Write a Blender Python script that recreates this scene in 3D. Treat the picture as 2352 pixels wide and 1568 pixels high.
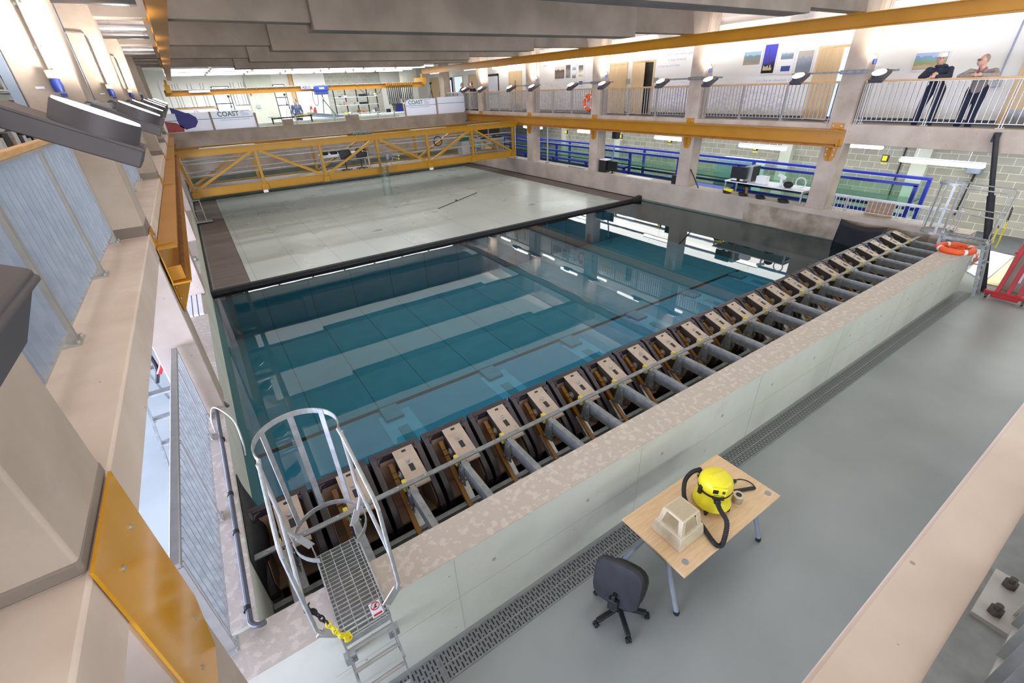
import bpy, math, random
from mathutils import Vector, Matrix, Euler
random.seed(7)
S = bpy.context.scene
for o in list(bpy.data.objects):
    bpy.data.objects.remove(o)
COL = S.collection
PI = math.pi

# ---------------------------------------------------------------- camera
cam_d = bpy.data.cameras.new('camera')
cam = bpy.data.objects.new('camera', cam_d)
COL.objects.link(cam)
S.camera = cam
cam_d.sensor_width = 36.0
cam_d.lens = 1022.71125 / 2352 * 36.0
cam_d.clip_start = 0.02
cam_d.clip_end = 200
RX = Vector((0.82979355, -0.55681838, -0.03736253))
RY = Vector((-0.30433804, -0.39538609, -0.86663037))
RZ = Vector((0.46778309, 0.73049513, -0.49754984))
M = Matrix((RX, -RY, -RZ)).transposed().to_4x4()
M.translation = Vector((0.72869315, -3.99353137, 4.73032447))
cam.matrix_world = M

# ---------------------------------------------------------------- light
S.view_settings.view_transform = 'Standard'
S.view_settings.look = 'None'
S.view_settings.gamma = 1.0
S.view_settings.use_curve_mapping = False
S.view_settings.exposure = 0.32
S.cycles.use_denoising = True
w = bpy.data.worlds.new('world')
S.world = w
w.use_nodes = True
bg = w.node_tree.nodes['Background']
bg.inputs[0].default_value = (0.90, 0.95, 1.0, 1)
bg.inputs[1].default_value = 0.55


def area(name, loc, rot, sx, sy, power, color=(1, 1, 1), spread=PI):
    d = bpy.data.lights.new(name, 'AREA')
    d.shape = 'RECTANGLE'
    d.size = sx
    d.size_y = sy
    d.energy = power
    d.color = color
    d.spread = spread
    o = bpy.data.objects.new(name, d)
    o.location = loc
    o.rotation_euler = rot
    COL.objects.link(o)
    return o


# added fill lamps hidden between the beams, standing in for uplighter bounce
for k, yb in enumerate((-1.2, 4.6, 9.4, 14.2, 19.0)):
    area('bay_fill_light', (7.8, yb, 7.12), (0, 0, 0), 14.5, 4.0, 150, (1.0, 0.97, 0.93))
for yb in (24.6, 25.9, 27.9, 29.6, 32.0):
    area('batten_row_light', (7.6, yb, 5.84), (0, 0, 0), 13.6, 0.06, 200, (0.97, 0.99, 1.0))
# daylight from the windows along the lower side aisle
area('window_daylight', (-5.9, 2.0, 1.7), (0, -PI / 2, 0), 2.6, 15, 3000, (0.68, 0.73, 1.0))
area('upper_aisle_light', (-3.4, 8.0, 6.9), (0, 0, 0), 3.5, 24, 300, (0.94, 0.96, 1.0))
# fluorescent battens of the two side galleries
area('gallery_light', (17.0, 11.0, 6.1), (0, 0, 0), 1.2, 30, 20, (1.0, 0.99, 0.95))
area('aisle_light', (18.8, 9.0, 2.8), (0, 0, 0), 3.0, 26, 780, (1.0, 1.0, 0.95))
area('corner_light', (18.5, -3.0, 2.8), (0, 0, 0), 3.0, 2.5, 130, (1.0, 1.0, 0.95))
# added soft fill behind the camera for the front wall and near floor
area('behind_camera_fill', (8.0, -8.6, 4.2), (-PI / 2 - 0.35, 0, PI), 16, 3.5, 1250, (0.93, 0.97, 1.0))


def uplight(name, loc, power, sx=1, color=(1.0, 0.91, 0.83)):
    d = bpy.data.lights.new(name, 'SPOT')
    d.energy = power
    d.color = color
    d.spot_size = math.radians(125)
    d.spot_blend = 0.9
    d.shadow_soft_size = 0.12
    o = bpy.data.objects.new(name, d)
    o.location = loc
    o.rotation_euler = (0, PI - 0.55 * sx, 0)
    COL.objects.link(o)
    return o


# ---------------------------------------------------------------- materials
def lin(h):
    h = h.lstrip('#')
    out = []
    for i in (0, 2, 4):
        c = int(h[i:i + 2], 16) / 255
        out.append(c / 12.92 if c <= 0.04045 else ((c + 0.055) / 1.055) ** 2.4)
    return (*out, 1)


def mat(name, c1, c2=None, scale=3.0, rough=0.6, metal=0.0, bump=0.0, detail=5.0, spec=None, coat=0.0, stretch=None, lo=0.35, hi=0.65, alpha=None):
    m = bpy.data.materials.new(name)
    m.use_nodes = True
    nt = m.node_tree
    b = nt.nodes['Principled BSDF']
    b.inputs['Roughness'].default_value = rough
    b.inputs['Metallic'].default_value = metal
    if spec is not None:
        b.inputs['Specular IOR Level'].default_value = spec
    if coat:
        b.inputs['Coat Weight'].default_value = coat
    if alpha is not None:
        b.inputs['Alpha'].default_value = alpha
    b.inputs['Base Color'].default_value = lin(c1)
    if c2 is None and not bump:
        c2 = c1
    if c2 or bump:
        g = nt.nodes.new('ShaderNodeNewGeometry')
        src = g.outputs['Position']
        if stretch:
            mp = nt.nodes.new('ShaderNodeMapping')
            mp.inputs['Scale'].default_value = stretch
            nt.links.new(src, mp.inputs['Vector'])
            src = mp.outputs['Vector']
        n = nt.nodes.new('ShaderNodeTexNoise')
        n.inputs['Scale'].default_value = scale
        n.inputs['Detail'].default_value = detail
        nt.links.new(src, n.inputs['Vector'])
        if c2:
            r = nt.nodes.new('ShaderNodeValToRGB')
            r.color_ramp.elements[0].position = lo
            r.color_ramp.elements[1].position = hi
            r.color_ramp.elements[0].color = lin(c1)
            r.color_ramp.elements[1].color = lin(c2)
            nt.links.new(n.outputs['Fac'], r.inputs['Fac'])
            nt.links.new(r.outputs['Color'], b.inputs['Base Color'])
        if bump:
            bp = nt.nodes.new('ShaderNodeBump')
            bp.inputs['Strength'].default_value = bump
            bp.inputs['Distance'].default_value = 0.02
            nt.links.new(n.outputs['Fac'], bp.inputs['Height'])
            nt.links.new(bp.outputs['Normal'], b.inputs['Normal'])
    return m


def emit(name, c, s):
    m = bpy.data.materials.new(name)
    m.use_nodes = True
    nt = m.node_tree
    b = nt.nodes['Principled BSDF']
    b.inputs['Base Color'].default_value = lin(c)
    b.inputs['Emission Color'].default_value = lin(c)
    b.inputs['Emission Strength'].default_value = s
    return m


def nodes(name):
    m = bpy.data.materials.new(name)
    m.use_nodes = True
    return m, m.node_tree, m.node_tree.nodes['Principled BSDF']


def brickmat(name, c1, c2, mortar, bw, bh, msize, axes, rough=0.85, offset=0.5, bump=0.0):
    m, nt, b = nodes(name)
    g = nt.nodes.new('ShaderNodeNewGeometry')
    sp = nt.nodes.new('ShaderNodeSeparateXYZ')
    cb = nt.nodes.new('ShaderNodeCombineXYZ')
    nt.links.new(g.outputs['Position'], sp.inputs[0])
    nt.links.new(sp.outputs[axes[0]], cb.inputs[0])
    nt.links.new(sp.outputs[axes[1]], cb.inputs[1])
    t = nt.nodes.new('ShaderNodeTexBrick')
    t.offset = offset
    t.inputs['Color1'].default_value = lin(c1)
    t.inputs['Color2'].default_value = lin(c2)
    t.inputs['Mortar'].default_value = lin(mortar)
    t.inputs['Scale'].default_value = 1.0
    t.inputs['Mortar Size'].default_value = msize
    t.inputs['Mortar Smooth'].default_value = 0.1
    t.inputs['Brick Width'].default_value = bw
    t.inputs['Row Height'].default_value = bh
    nt.links.new(cb.outputs[0], t.inputs['Vector'])
    nz = nt.nodes.new('ShaderNodeTexNoise')
    nz.inputs['Scale'].default_value = 2.5
    nz.inputs['Detail'].default_value = 6
    nt.links.new(g.outputs['Position'], nz.inputs['Vector'])
    mr = nt.nodes.new('ShaderNodeMapRange')
    mr.inputs[3].default_value = 0.82
    mr.inputs[4].default_value = 1.14
    nt.links.new(nz.outputs['Fac'], mr.inputs[0])
    mx = nt.nodes.new('ShaderNodeMix')
    mx.data_type = 'RGBA'
    mx.blend_type = 'MULTIPLY'
    mx.inputs[0].default_value = 1.0
    nt.links.new(t.outputs['Color'], mx.inputs[6])
    nt.links.new(mr.outputs[0], mx.inputs[7])
    nt.links.new(mx.outputs[2], b.inputs['Base Color'])
    b.inputs['Roughness'].default_value = rough
    return m


def concrete(name, c1, c2, scale, dirt, pit=9.0, rough=0.8, amount=0.5):
    m = mat(name, c1, c2, scale, rough, bump=0.12, detail=9)
    nt = m.node_tree
    b = nt.nodes['Principled BSDF']
    base = b.inputs['Base Color'].links[0].from_socket
    g = nt.nodes.new('ShaderNodeNewGeometry')
    n = nt.nodes.new('ShaderNodeTexNoise')
    n.inputs['Scale'].default_value = 0.9
    n.inputs['Detail'].default_value = 10
    n.inputs['Roughness'].default_value = 0.65
    nt.links.new(g.outputs['Position'], n.inputs['Vector'])
    r = nt.nodes.new('ShaderNodeMapRange')
    r.inputs[1].default_value = 0.52
    r.inputs[2].default_value = 0.72
    r.inputs[4].default_value = amount
    nt.links.new(n.outputs['Fac'], r.inputs[0])
    mx = nt.nodes.new('ShaderNodeMix')
    mx.data_type = 'RGBA'
    nt.links.new(r.outputs[0], mx.inputs[0])
    nt.links.new(base, mx.inputs[6])
    mx.inputs[7].default_value = lin(dirt)
    # blow holes: sparse small dark pits
    v = nt.nodes.new('ShaderNodeTexVoronoi')
    v.inputs['Scale'].default_value = pit
    v.inputs['Randomness'].default_value = 1.0
    nt.links.new(g.outputs['Position'], v.inputs['Vector'])
    sc = nt.nodes.new('ShaderNodeSeparateColor')
    nt.links.new(v.outputs['Color'], sc.inputs[0])
    th = nt.nodes.new('ShaderNodeMath')
    th.operation = 'MULTIPLY_ADD'
    th.inputs[1].default_value = 0.13
    th.inputs[2].default_value = -0.04
    nt.links.new(sc.outputs[0], th.inputs[0])
    lt = nt.nodes.new('ShaderNodeMath')
    lt.operation = 'LESS_THAN'
    nt.links.new(v.outputs['Distance'], lt.inputs[0])
    nt.links.new(th.outputs[0], lt.inputs[1])
    ml = nt.nodes.new('ShaderNodeMath')
    ml.operation = 'MULTIPLY'
    ml.inputs[1].default_value = 0.55
    nt.links.new(lt.outputs[0], ml.inputs[0])
    m2 = nt.nodes.new('ShaderNodeMix')
    m2.data_type = 'RGBA'
    nt.links.new(ml.outputs[0], m2.inputs[0])
    nt.links.new(mx.outputs[2], m2.inputs[6])
    m2.inputs[7].default_value = lin('#6d5c50')
    nt.links.new(m2.outputs[2], b.inputs['Base Color'])
    return m


MT = {}
MT['conc'] = concrete('pale_concrete', '#a59688', '#b9ab9e', 1.6, '#90806f', 8.0)
MT['ledge'] = concrete('lamp_warmed_ledge_concrete', '#c6b5a8', '#d4c5b8', 2.2, '#b59e8c', 11.0)  # floodlight glow put into this paler, pinker copy of the concrete
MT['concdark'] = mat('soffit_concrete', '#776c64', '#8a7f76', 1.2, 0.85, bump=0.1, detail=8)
MT['concwall'] = concrete('cast_wall_concrete', '#c3c6b9', '#d6d9cd', 0.9, '#aaa99a', 6.0, 0.75, 0.45)
MT['conctop'] = mat('worn_concrete_top', '#b7ada2', '#c6bdb3', 14.0, 0.8, bump=0.15, detail=12, lo=0.53, hi=0.59)
MT['basin'] = mat('basin_wall_concrete', '#a3978a', '#b8ac9f', 1.3, 0.8, detail=9)
MT['algae'] = mat('stained_basin_concrete', '#6f6250', '#a79a8a', 1.9, 0.8, detail=9)
MT['green'] = mat('wet_green_concrete', '#56635a', '#6c786d', 1.2, 0.5, detail=7)
MT['floor'] = mat('grey_resin_floor', '#878d8b', '#959b99', 0.6, 0.32, detail=8, spec=0.4)
MT['galfloor'] = mat('dark_gallery_floor', '#4a4d52', '#585b60', 2, 0.6)
MT['white'] = mat('white_painted_wall', '#e9e8e2', '#efeeea', 0.6, 0.7)
MT['ceil'] = mat('white_soffit', '#d8d0c8', '#e2dbd3', 0.8, 0.8)
MT['ceilpanel'] = mat('gallery_soffit_panel', '#a99f9c', '#b5abA8', 0.8, 0.7)
MT['yellow'] = mat('crane_yellow', '#a97908', '#b07f0d', 2, 0.38)
MT['orange'] = mat('runway_yellow', '#ab730d', '#b27b12', 2, 0.4)
MT['galv'] = mat('galvanised_steel', '#a2a6a6', '#b9bcba', 14, 0.42, 0.55, detail=4)
MT['galvd'] = mat('dull_galvanised_steel', '#7e8284', '#939797', 11, 0.5, 0.5, detail=4)
MT['rail'] = mat('satin_rail_steel', '#b2b1ae', '#bcbbb8', 9, 0.4, 0.5)
MT['bar'] = mat('blue_grey_bar_steel', '#a9b4c6', '#b6c0d1', 9, 0.45, 0.45)
MT['wood'] = mat('pale_timber', '#c99b63', '#d9ae78', 6, 0.5, stretch=(1, 1, 6))
MT['beech'] = mat('beech_laminate', '#dcb98e', '#e5c7a0', 9, 0.42, stretch=(0.7, 6, 1))
MT['doorwood'] = mat('maple_door', '#d9bd8f', '#e2c99f', 4, 0.5, stretch=(3, 3, 0.5))
MT['ply'] = mat('plywood', '#9b8060', '#ad9272', 5, 0.7, stretch=(1, 1, 5))
MT['black'] = mat('black_plastic', '#17181a', '#1d1e21', 5, 0.5)
MT['rubber'] = mat('black_rubber', '#1b1b1e', '#26262a', 8, 0.65)
MT['tray'] = mat('dark_paddle_shell', '#2a2429', '#383036', 5, 0.32)
MT['liner'] = mat('beige_paddle_liner', '#a58c79', '#b19987', 3, 0.6)
MT['plate'] = mat('brushed_cover_plate', '#ad9d8d', '#b9aa9a', 6, 0.42, 0.25)
MT['bearing'] = mat('dark_steel_plate', '#4a4642', '#56514d', 6, 0.4, 0.4)
MT['ochre'] = mat('ochre_drive_arm', '#7d5414', '#8c601a', 5, 0.5)
MT['plug'] = mat('yellow_plug', '#cdb93f', '#d8c64e', 9, 0.5)
MT['graphite'] = mat('graphite_lamp_body', '#4f4a4e', '#565155', 4, 0.5, 0.2)
MT['blue'] = mat('blue_steel_frame', '#1c2b9e', '#2233ad', 4, 0.35)
MT['bluebox'] = mat('blue_hoist_paint', '#243a8c', '#2a4298', 4, 0.4)
MT['cbl'] = mat('blue_grey_channel', '#8b97ab', '#98a4b6', 4, 0.45, 0.3)
MT['leg'] = mat('grey_desk_leg', '#8d939c', '#989ea6', 4, 0.4, 0.35)
MT['joint'] = mat('cast_joint_line', '#aeb1a6', '#b6b9ae', 3, 0.8)
MT['red'] = mat('red_paint', '#b3202a', '#c02a33', 3, 0.38)
MT['ring'] = mat('orange_foam', '#e2531c', '#ea6228', 6, 0.5)
MT['ringw'] = mat('silver_tape', '#d9dbdc', '#e4e6e6', 6, 0.35)
MT['vac'] = mat('yellow_plastic', '#e8d91f', '#efe22f', 3, 0.32)
MT['stool'] = mat('cream_plastic', '#cabd9f', '#d8ccb0', 14, 0.55)
MT['filter'] = mat('pleated_paper', '#b7a488', '#c6b497', 30, 0.8)
MT['chainy'] = mat('yellow_chain_plastic', '#e6d412', '#eedd22', 8, 0.4)
MT['sheet'] = mat('dark_rubber_sheet', '#16181f', '#20222a', 3, 0.5)
MT['cream'] = mat('cream_panel', '#e3d2a0', '#e9daac', 2, 0.5)
MT['whitep'] = mat('white_panel', '#dfe2e6', '#e8ebee', 2, 0.4)
MT['navy'] = mat('navy_cloth', '#232838', '#2b3042', 20, 0.9)
MT['jean'] = mat('dark_navy_trousers', '#23263a', '#2c3046', 20, 0.9)
MT['greycloth'] = mat('grey_fleece', '#8d847e', '#9d948e', 25, 0.95)
MT['skin'] = mat('skin', '#c79a85', '#d2a692', 12, 0.55)
MT['hair'] = mat('brown_hair', '#3a2c24', '#4a392e', 30, 0.8)
MT['fair'] = mat('fair_hair', '#a08a68', '#b39b76', 30, 0.8)
MT['stub'] = mat('cropped_grey_hair', '#8f7768', '#a58a78', 30, 0.8)
MT['cap'] = mat('white_cap', '#dfdedb', '#e8e7e4', 8, 0.6)
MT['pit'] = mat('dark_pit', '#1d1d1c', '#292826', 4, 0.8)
MT['tube'] = emit('fluorescent_diffuser', '#ffffff', 4.5)
MT['lens'] = emit('lit_lamp_lens', '#fff6ee', 14.0)
MT['sky'] = emit('bright_window_daylight', '#f4f8ff', 1.6)
MT['bluelit'] = emit('lit_room_daylight', '#b9cdf5', 0.9)
MT['duct'] = mat('spiral_duct_metal', '#b3aeb0', '#c3bec0', 3, 0.28, 0.75)
MT['signw'] = mat('white_sign_panel', '#e4e7f2', '#eaedf6', 1, 0.5)
MT['teal'] = mat('teal_lettering', '#5f8f88', '#5f8f88', 1, 0.5)
MT['lilac'] = mat('lilac_grey_lettering', '#c3c6d6', '#c3c6d6', 1, 0.6)
MT['indigo'] = mat('indigo_print', '#2c2a8c', '#36359a', 3, 0.4)
MT['ink'] = mat('grey_sign_ink', '#8f95ab', '#8f95ab', 1, 0.6)


def translucent(name, c):
    m = bpy.data.materials.new(name)
    m.use_nodes = True
    nt = m.node_tree
    b = nt.nodes['Principled BSDF']
    b.inputs['Base Color'].default_value = lin(c)
    b.inputs['Roughness'].default_value = 0.4
    tl = nt.nodes.new('ShaderNodeBsdfTranslucent')
    tl.inputs[0].default_value = lin(c)
    mx = nt.nodes.new('ShaderNodeMixShader')
    mx.inputs[0].default_value = 0.55
    nt.links.new(b.outputs[0], mx.inputs[1])
    nt.links.new(tl.outputs[0], mx.inputs[2])
    nt.links.new(mx.outputs[0], nt.nodes['Material Output'].inputs[0])
    return m


MT['signt'] = translucent('translucent_sign_acrylic', '#f0f2fb')


def grating_mat(name, c1, c2, period, axis, frac=0.5, rough=0.5, metal=0.2):
    m, nt, b = nodes(name)
    g = nt.nodes.new('ShaderNodeNewGeometry')
    sp = nt.nodes.new('ShaderNodeSeparateXYZ')
    nt.links.new(g.outputs['Position'], sp.inputs[0])
    md = nt.nodes.new('ShaderNodeMath')
    md.operation = 'PINGPONG'
    md.inputs[1].default_value = period / 2
    nt.links.new(sp.outputs[axis], md.inputs[0])
    cp = nt.nodes.new('ShaderNodeMath')
    cp.operation = 'GREATER_THAN'
    cp.inputs[1].default_value = period / 2 * frac
    nt.links.new(md.outputs[0], cp.inputs[0])
    mx = nt.nodes.new('ShaderNodeMix')
    mx.data_type = 'RGBA'
    mx.inputs[6].default_value = lin(c1)
    mx.inputs[7].default_value = lin(c2)
    nt.links.new(cp.outputs[0], mx.inputs[0])
    nt.links.new(mx.outputs[2], b.inputs['Base Color'])
    b.inputs['Roughness'].default_value = rough
    b.inputs['Metallic'].default_value = metal
    return m


# ---------------------------------------------------------------- mesh builder
class MB:
    def __init__(s, M=None):
        s.v, s.f, s.mi, s.cur, s.M = [], [], [], 0, M

    def add(s, vs, fs):
        n = len(s.v)
        for p in vs:
            p = Vector(p)
            s.v.append(s.M @ p if s.M else p)
        for f in fs:
            s.f.append([i + n for i in f])
            s.mi.append(s.cur)
        return s

    def box(s, x0, x1, y0, y1, z0, z1):
        return s.add([(x0, y0, z0), (x1, y0, z0), (x1, y1, z0), (x0, y1, z0), (x0, y0, z1), (x1, y0, z1), (x1, y1, z1), (x0, y1, z1)],
                     [(3, 2, 1, 0), (4, 5, 6, 7), (0, 1, 5, 4), (1, 2, 6, 5), (2, 3, 7, 6), (3, 0, 4, 7)])

    def bar(s, p, q, w, h, up=(0, 0, 1)):
        p, q, up = Vector(p), Vector(q), Vector(up)
        d = (q - p).normalized()
        if abs(d.dot(up)) > 0.99:
            up = Vector((1, 0, 0))
        sx = d.cross(up).normalized() * (w / 2)
        sz = sx.cross(d).normalized() * (h / 2)
        vs = [a + b + c for a in (p, q) for b, c in ((-sx, -sz), (sx, -sz), (sx, sz), (-sx, sz))]
        return s.add(vs, [(0, 1, 2, 3), (7, 6, 5, 4), (0, 4, 5, 1), (1, 5, 6, 2), (2, 6, 7, 3), (3, 7, 4, 0)])

    def strip(s, pts, w, t, up=(0, 0, 1)):
        for a, b in zip(pts, pts[1:]):
            s.bar(a, b, w, t, up)
        return s

    def tube(s, pts, r, n=8, closed=False):
        pts = [Vector(p) for p in pts]
        rr = r if isinstance(r, (list, tuple)) else [r] * len(pts)
        N = len(pts)
        vs, ref = [], None
        for i, p in enumerate(pts):
            a = pts[(i - 1) % N] if (closed or i > 0) else p
            b = pts[(i + 1) % N] if (closed or i < N - 1) else p
            d = (b - a).normalized()
            if ref is None:
                ref = Vector((0, 0, 1)) if abs(d.z) < 0.9 else Vector((1, 0, 0))
            u = (ref - d * ref.dot(d))
            if u.length < 1e-4:
                u = d.orthogonal()
            u.normalize()
            ref = u
            v = d.cross(u)
            for k in range(n):
                t = 2 * PI * k / n
                vs.append(p + (u * math.cos(t) + v * math.sin(t)) * rr[i])
        fs = []
        for i in range(N if closed else N - 1):
            j = (i + 1) % N
            for k in range(n):
                l = (k + 1) % n
                fs.append((i * n + k, i * n + l, j * n + l, j * n + k))
        if not closed:
            fs.append(tuple(range(n - 1, -1, -1)))
            fs.append(tuple(range((N - 1) * n, N * n)))
        return s.add(vs, fs)

    def cyl(s, p, q, r, r2=None, n=16):
        return s.tube([p, q], [r, r if r2 is None else r2], n)

    def prism(s, poly, ax, a, b):
        n = len(poly)

        def mk(u, v, w):
            return {'x': (w, u, v), 'y': (u, w, v), 'z': (u, v, w)}[ax]
        vs = [mk(u, v, a) for u, v in poly] + [mk(u, v, b) for u, v in poly]
        fs = [tuple(range(n - 1, -1, -1)), tuple(range(n, 2 * n))] + [(i, (i + 1) % n, n + (i + 1) % n, n + i) for i in range(n)]
        return s.add(vs, fs)

    def ell(s, c, r, n=14, m=9):
        if not isinstance(r, (list, tuple)):
            r = (r, r, r)
        vs = []
        for i in range(1, m):
            t = PI * i / m
            for k in range(n):
                a = 2 * PI * k / n
                vs.append((c[0] + r[0] * math.sin(t) * math.cos(a), c[1] + r[1] * math.sin(t) * math.sin(a), c[2] + r[2] * math.cos(t)))
        top, bot = len(vs), len(vs) + 1
        vs += [(c[0], c[1], c[2] + r[2]), (c[0], c[1], c[2] - r[2])]
        fs = []
        for i in range(m - 2):
            for k in range(n):
                l = (k + 1) % n
                fs.append((i * n + k, (i + 1) * n + k, (i + 1) * n + l, i * n + l))
        for k in range(n):
            l = (k + 1) % n
            fs.append((top, k, l))
            fs.append((bot, (m - 2) * n + l, (m - 2) * n + k))
        return s.add(vs, fs)

    def lathe(s, prof, c=(0, 0, 0), n=24):
        vs, fs = [], []
        for r, z in prof:
            for k in range(n):
                a = 2 * PI * k / n
                vs.append((c[0] + r * math.cos(a), c[1] + r * math.sin(a), c[2] + z))
        for i in range(len(prof) - 1):
            for k in range(n):
                l = (k + 1) % n
                fs.append((i * n + k, i * n + l, (i + 1) * n + l, (i + 1) * n + k))
        fs.append(tuple(range(n - 1, -1, -1)))
        fs.append(tuple(range((len(prof) - 1) * n, len(prof) * n)))
        return s.add(vs, fs)

    def torus(s, c, R, r, n=32, m=10, axis='z'):
        pts = []
        for k in range(n):
            a = 2 * PI * k / n
            u, v = R * math.cos(a), R * math.sin(a)
            pts.append({'z': (c[0] + u, c[1] + v, c[2]), 'x': (c[0], c[1] + u, c[2] + v), 'y': (c[0] + u, c[1], c[2] + v)}[axis])
        return s.tube(pts, r, m, True)

    def cap(s, p, q, r1, r2, n=12):
        p, q = Vector(p), Vector(q)
        d = (q - p).normalized()
        pts, rs = [], []
        for t in (0.02, 0.3, 0.6, 0.85):
            pts.append(p - d * r1 * math.cos(t * PI / 2))
            rs.append(r1 * math.sin(t * PI / 2))
        pts += [p, q]
        rs += [r1, r2]
        for t in (0.85, 0.6, 0.3, 0.02):
            pts.append(q + d * r2 * math.cos(t * PI / 2))
            rs.append(r2 * math.sin(t * PI / 2))
        return s.tube(pts, rs, n)

    def build(s, name, m, parent=None, bevel=0, smooth=True, remesh=0):
        me = bpy.data.meshes.new(name)
        off = parent_loc(parent) if parent else Vector((0, 0, 0))
        me.from_pydata([tuple(p - off) for p in s.v], [], s.f)
        ms = m if isinstance(m, (list, tuple)) else [m]
        for x in ms:
            me.materials.append(MT[x] if isinstance(x, str) else x)
        if len(ms) > 1:
            me.polygons.foreach_set('material_index', s.mi)
        me.update()
        if smooth:
            me.polygons.foreach_set('use_smooth', [True] * len(me.polygons))
            me.set_sharp_from_angle(angle=0.6)
        o = bpy.data.objects.new(name, me)
        COL.objects.link(o)
        if parent:
            o.parent = parent
        if bevel:
            bv = o.modifiers.new('bevel', 'BEVEL')
            bv.width = bevel
            bv.segments = 2
            bv.limit_method = 'ANGLE'
        if remesh:
            rm = o.modifiers.new('remesh', 'REMESH')
            rm.mode = 'VOXEL'
            rm.voxel_size = remesh
            rm.use_smooth_shade = True
            sm = o.modifiers.new('smooth', 'SMOOTH')
            sm.factor = 0.5
            sm.iterations = 4
        return o


def parent_loc(o):
    v = Vector((0, 0, 0))
    while o is not None:
        v += o.location
        o = o.parent
    return v


def tag(o, label, cat, group=None, kind=None):
    o['label'] = label
    o['category'] = cat
    if group:
        o['group'] = group
    if kind:
        o['kind'] = kind
    return o


def thing(name, loc, label, cat, group=None):
    o = bpy.data.objects.new(name, None)
    o.empty_display_size = 0.1
    o.location = loc
    COL.objects.link(o)
    return tag(o, label, cat, group)


def struct(o, label=None, cat=None):
    o['kind'] = 'structure'
    if label:
        o['label'] = label
    if cat:
        o['category'] = cat
    return o


KIDS = {}


def copy_tree(o, loc=None, parent=None):
    c = o.copy()
    COL.objects.link(c)
    if parent is not None:
        c.parent = parent
    if loc is not None:
        c.location = loc
    for ch in list(o.children):
        copy_tree(ch, None, c)
    return c


def relabel(o, label, group=None):
    o['label'] = label
    if group:
        o['group'] = group
    return o


def text(name, body, m, loc, size, rot, parent=None, align='LEFT', ext=0.002, bold=0.0):
    cu = bpy.data.curves.new(name, 'FONT')
    cu.body = body
    cu.size = size
    cu.extrude = ext
    cu.offset = bold
    cu.align_x = align
    cu.resolution_u = 4
    tmp = bpy.data.objects.new('tmp', cu)
    COL.objects.link(tmp)
    dg = bpy.context.evaluated_depsgraph_get()
    me = bpy.data.meshes.new_from_object(tmp.evaluated_get(dg))
    bpy.data.objects.remove(tmp)
    bpy.data.curves.remove(cu)
    me.materials.clear()
    me.materials.append(MT[m])
    o = bpy.data.objects.new(name, me)
    COL.objects.link(o)
    o.rotation_euler = rot
    if parent:
        o.parent = parent
        o.location = Vector(loc) - parent_loc(parent)
    else:
        o.location = loc
    return o


ORD = ['first', 'second', 'third', 'fourth', 'fifth', 'sixth', 'seventh', 'eighth', 'ninth', 'tenth', 'eleventh', 'twelfth', 'thirteenth', 'fourteenth', 'fifteenth', 'sixteenth', 'seventeenth',
       'eighteenth', 'nineteenth', 'twentieth', 'twenty-first', 'twenty-second', 'twenty-third', 'twenty-fourth', 'twenty-fifth', 'twenty-sixth', 'twenty-seventh', 'twenty-eighth']
# ---------------------------------------------------------------- setting
W = 15.55


def water_mat():
    m = bpy.data.materials.new('tank_water')
    m.use_nodes = True
    nt = m.node_tree
    nt.nodes.clear()
    out = nt.nodes.new('ShaderNodeOutputMaterial')
    tr = nt.nodes.new('ShaderNodeBsdfTransparent')
    tr.inputs[0].default_value = (0.55, 0.84, 0.90, 1)
    gl = nt.nodes.new('ShaderNodeBsdfGlossy')
    gl.inputs['Roughness'].default_value = 0.015
    gl.inputs['Color'].default_value = (1, 1, 1, 1)
    fr = nt.nodes.new('ShaderNodeFresnel')
    fr.inputs['IOR'].default_value = 1.42
    mx = nt.nodes.new('ShaderNodeMixShader')
    nt.links.new(fr.outputs[0], mx.inputs[0])
    nt.links.new(tr.outputs[0], mx.inputs[1])
    nt.links.new(gl.outputs[0], mx.inputs[2])
    nz = nt.nodes.new('ShaderNodeTexNoise')
    nz.inputs['Scale'].default_value = 1.4
    nz.inputs['Detail'].default_value = 1
    g = nt.nodes.new('ShaderNodeNewGeometry')
    nt.links.new(g.outputs['Position'], nz.inputs['Vector'])
    bp = nt.nodes.new('ShaderNodeBump')
    bp.inputs['Strength'].default_value = 0.012
    bp.inputs['Distance'].default_value = 0.05
    nt.links.new(nz.outputs['Fac'], bp.inputs['Height'])
    nt.links.new(bp.outputs['Normal'], gl.inputs['Normal'])
    nt.links.new(mx.outputs[0], out.inputs[0])
    return m


def glass_mat(name, tint, gloss=0.12):
    m = bpy.data.materials.new(name)
    m.use_nodes = True
    nt = m.node_tree
    nt.nodes.clear()
    out = nt.nodes.new('ShaderNodeOutputMaterial')
    tr = nt.nodes.new('ShaderNodeBsdfTransparent')
    tr.inputs[0].default_value = (*tint, 1)
    gl = nt.nodes.new('ShaderNodeBsdfGlossy')
    gl.inputs['Roughness'].default_value = 0.02
    lw = nt.nodes.new('ShaderNodeLayerWeight')
    lw.inputs[0].default_value = 0.5
    pw = nt.nodes.new('ShaderNodeMath')
    pw.operation = 'POWER'
    pw.inputs[1].default_value = 4.0
    nt.links.new(lw.outputs['Facing'], pw.inputs[0])
    ml = nt.nodes.new('ShaderNodeMath')
    ml.operation = 'MULTIPLY_ADD'
    ml.inputs[1].default_value = 0.5
    ml.inputs[2].default_value = 0.04
    nt.links.new(pw.outputs[0], ml.inputs[0])
    mx = nt.nodes.new('ShaderNodeMixShader')
    nt.links.new(ml.outputs[0], mx.inputs[0])
    nt.links.new(tr.outputs[0], mx.inputs[1])
    nt.links.new(gl.outputs[0], mx.inputs[2])
    nt.links.new(mx.outputs[0], out.inputs[0])
    return m


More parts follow.
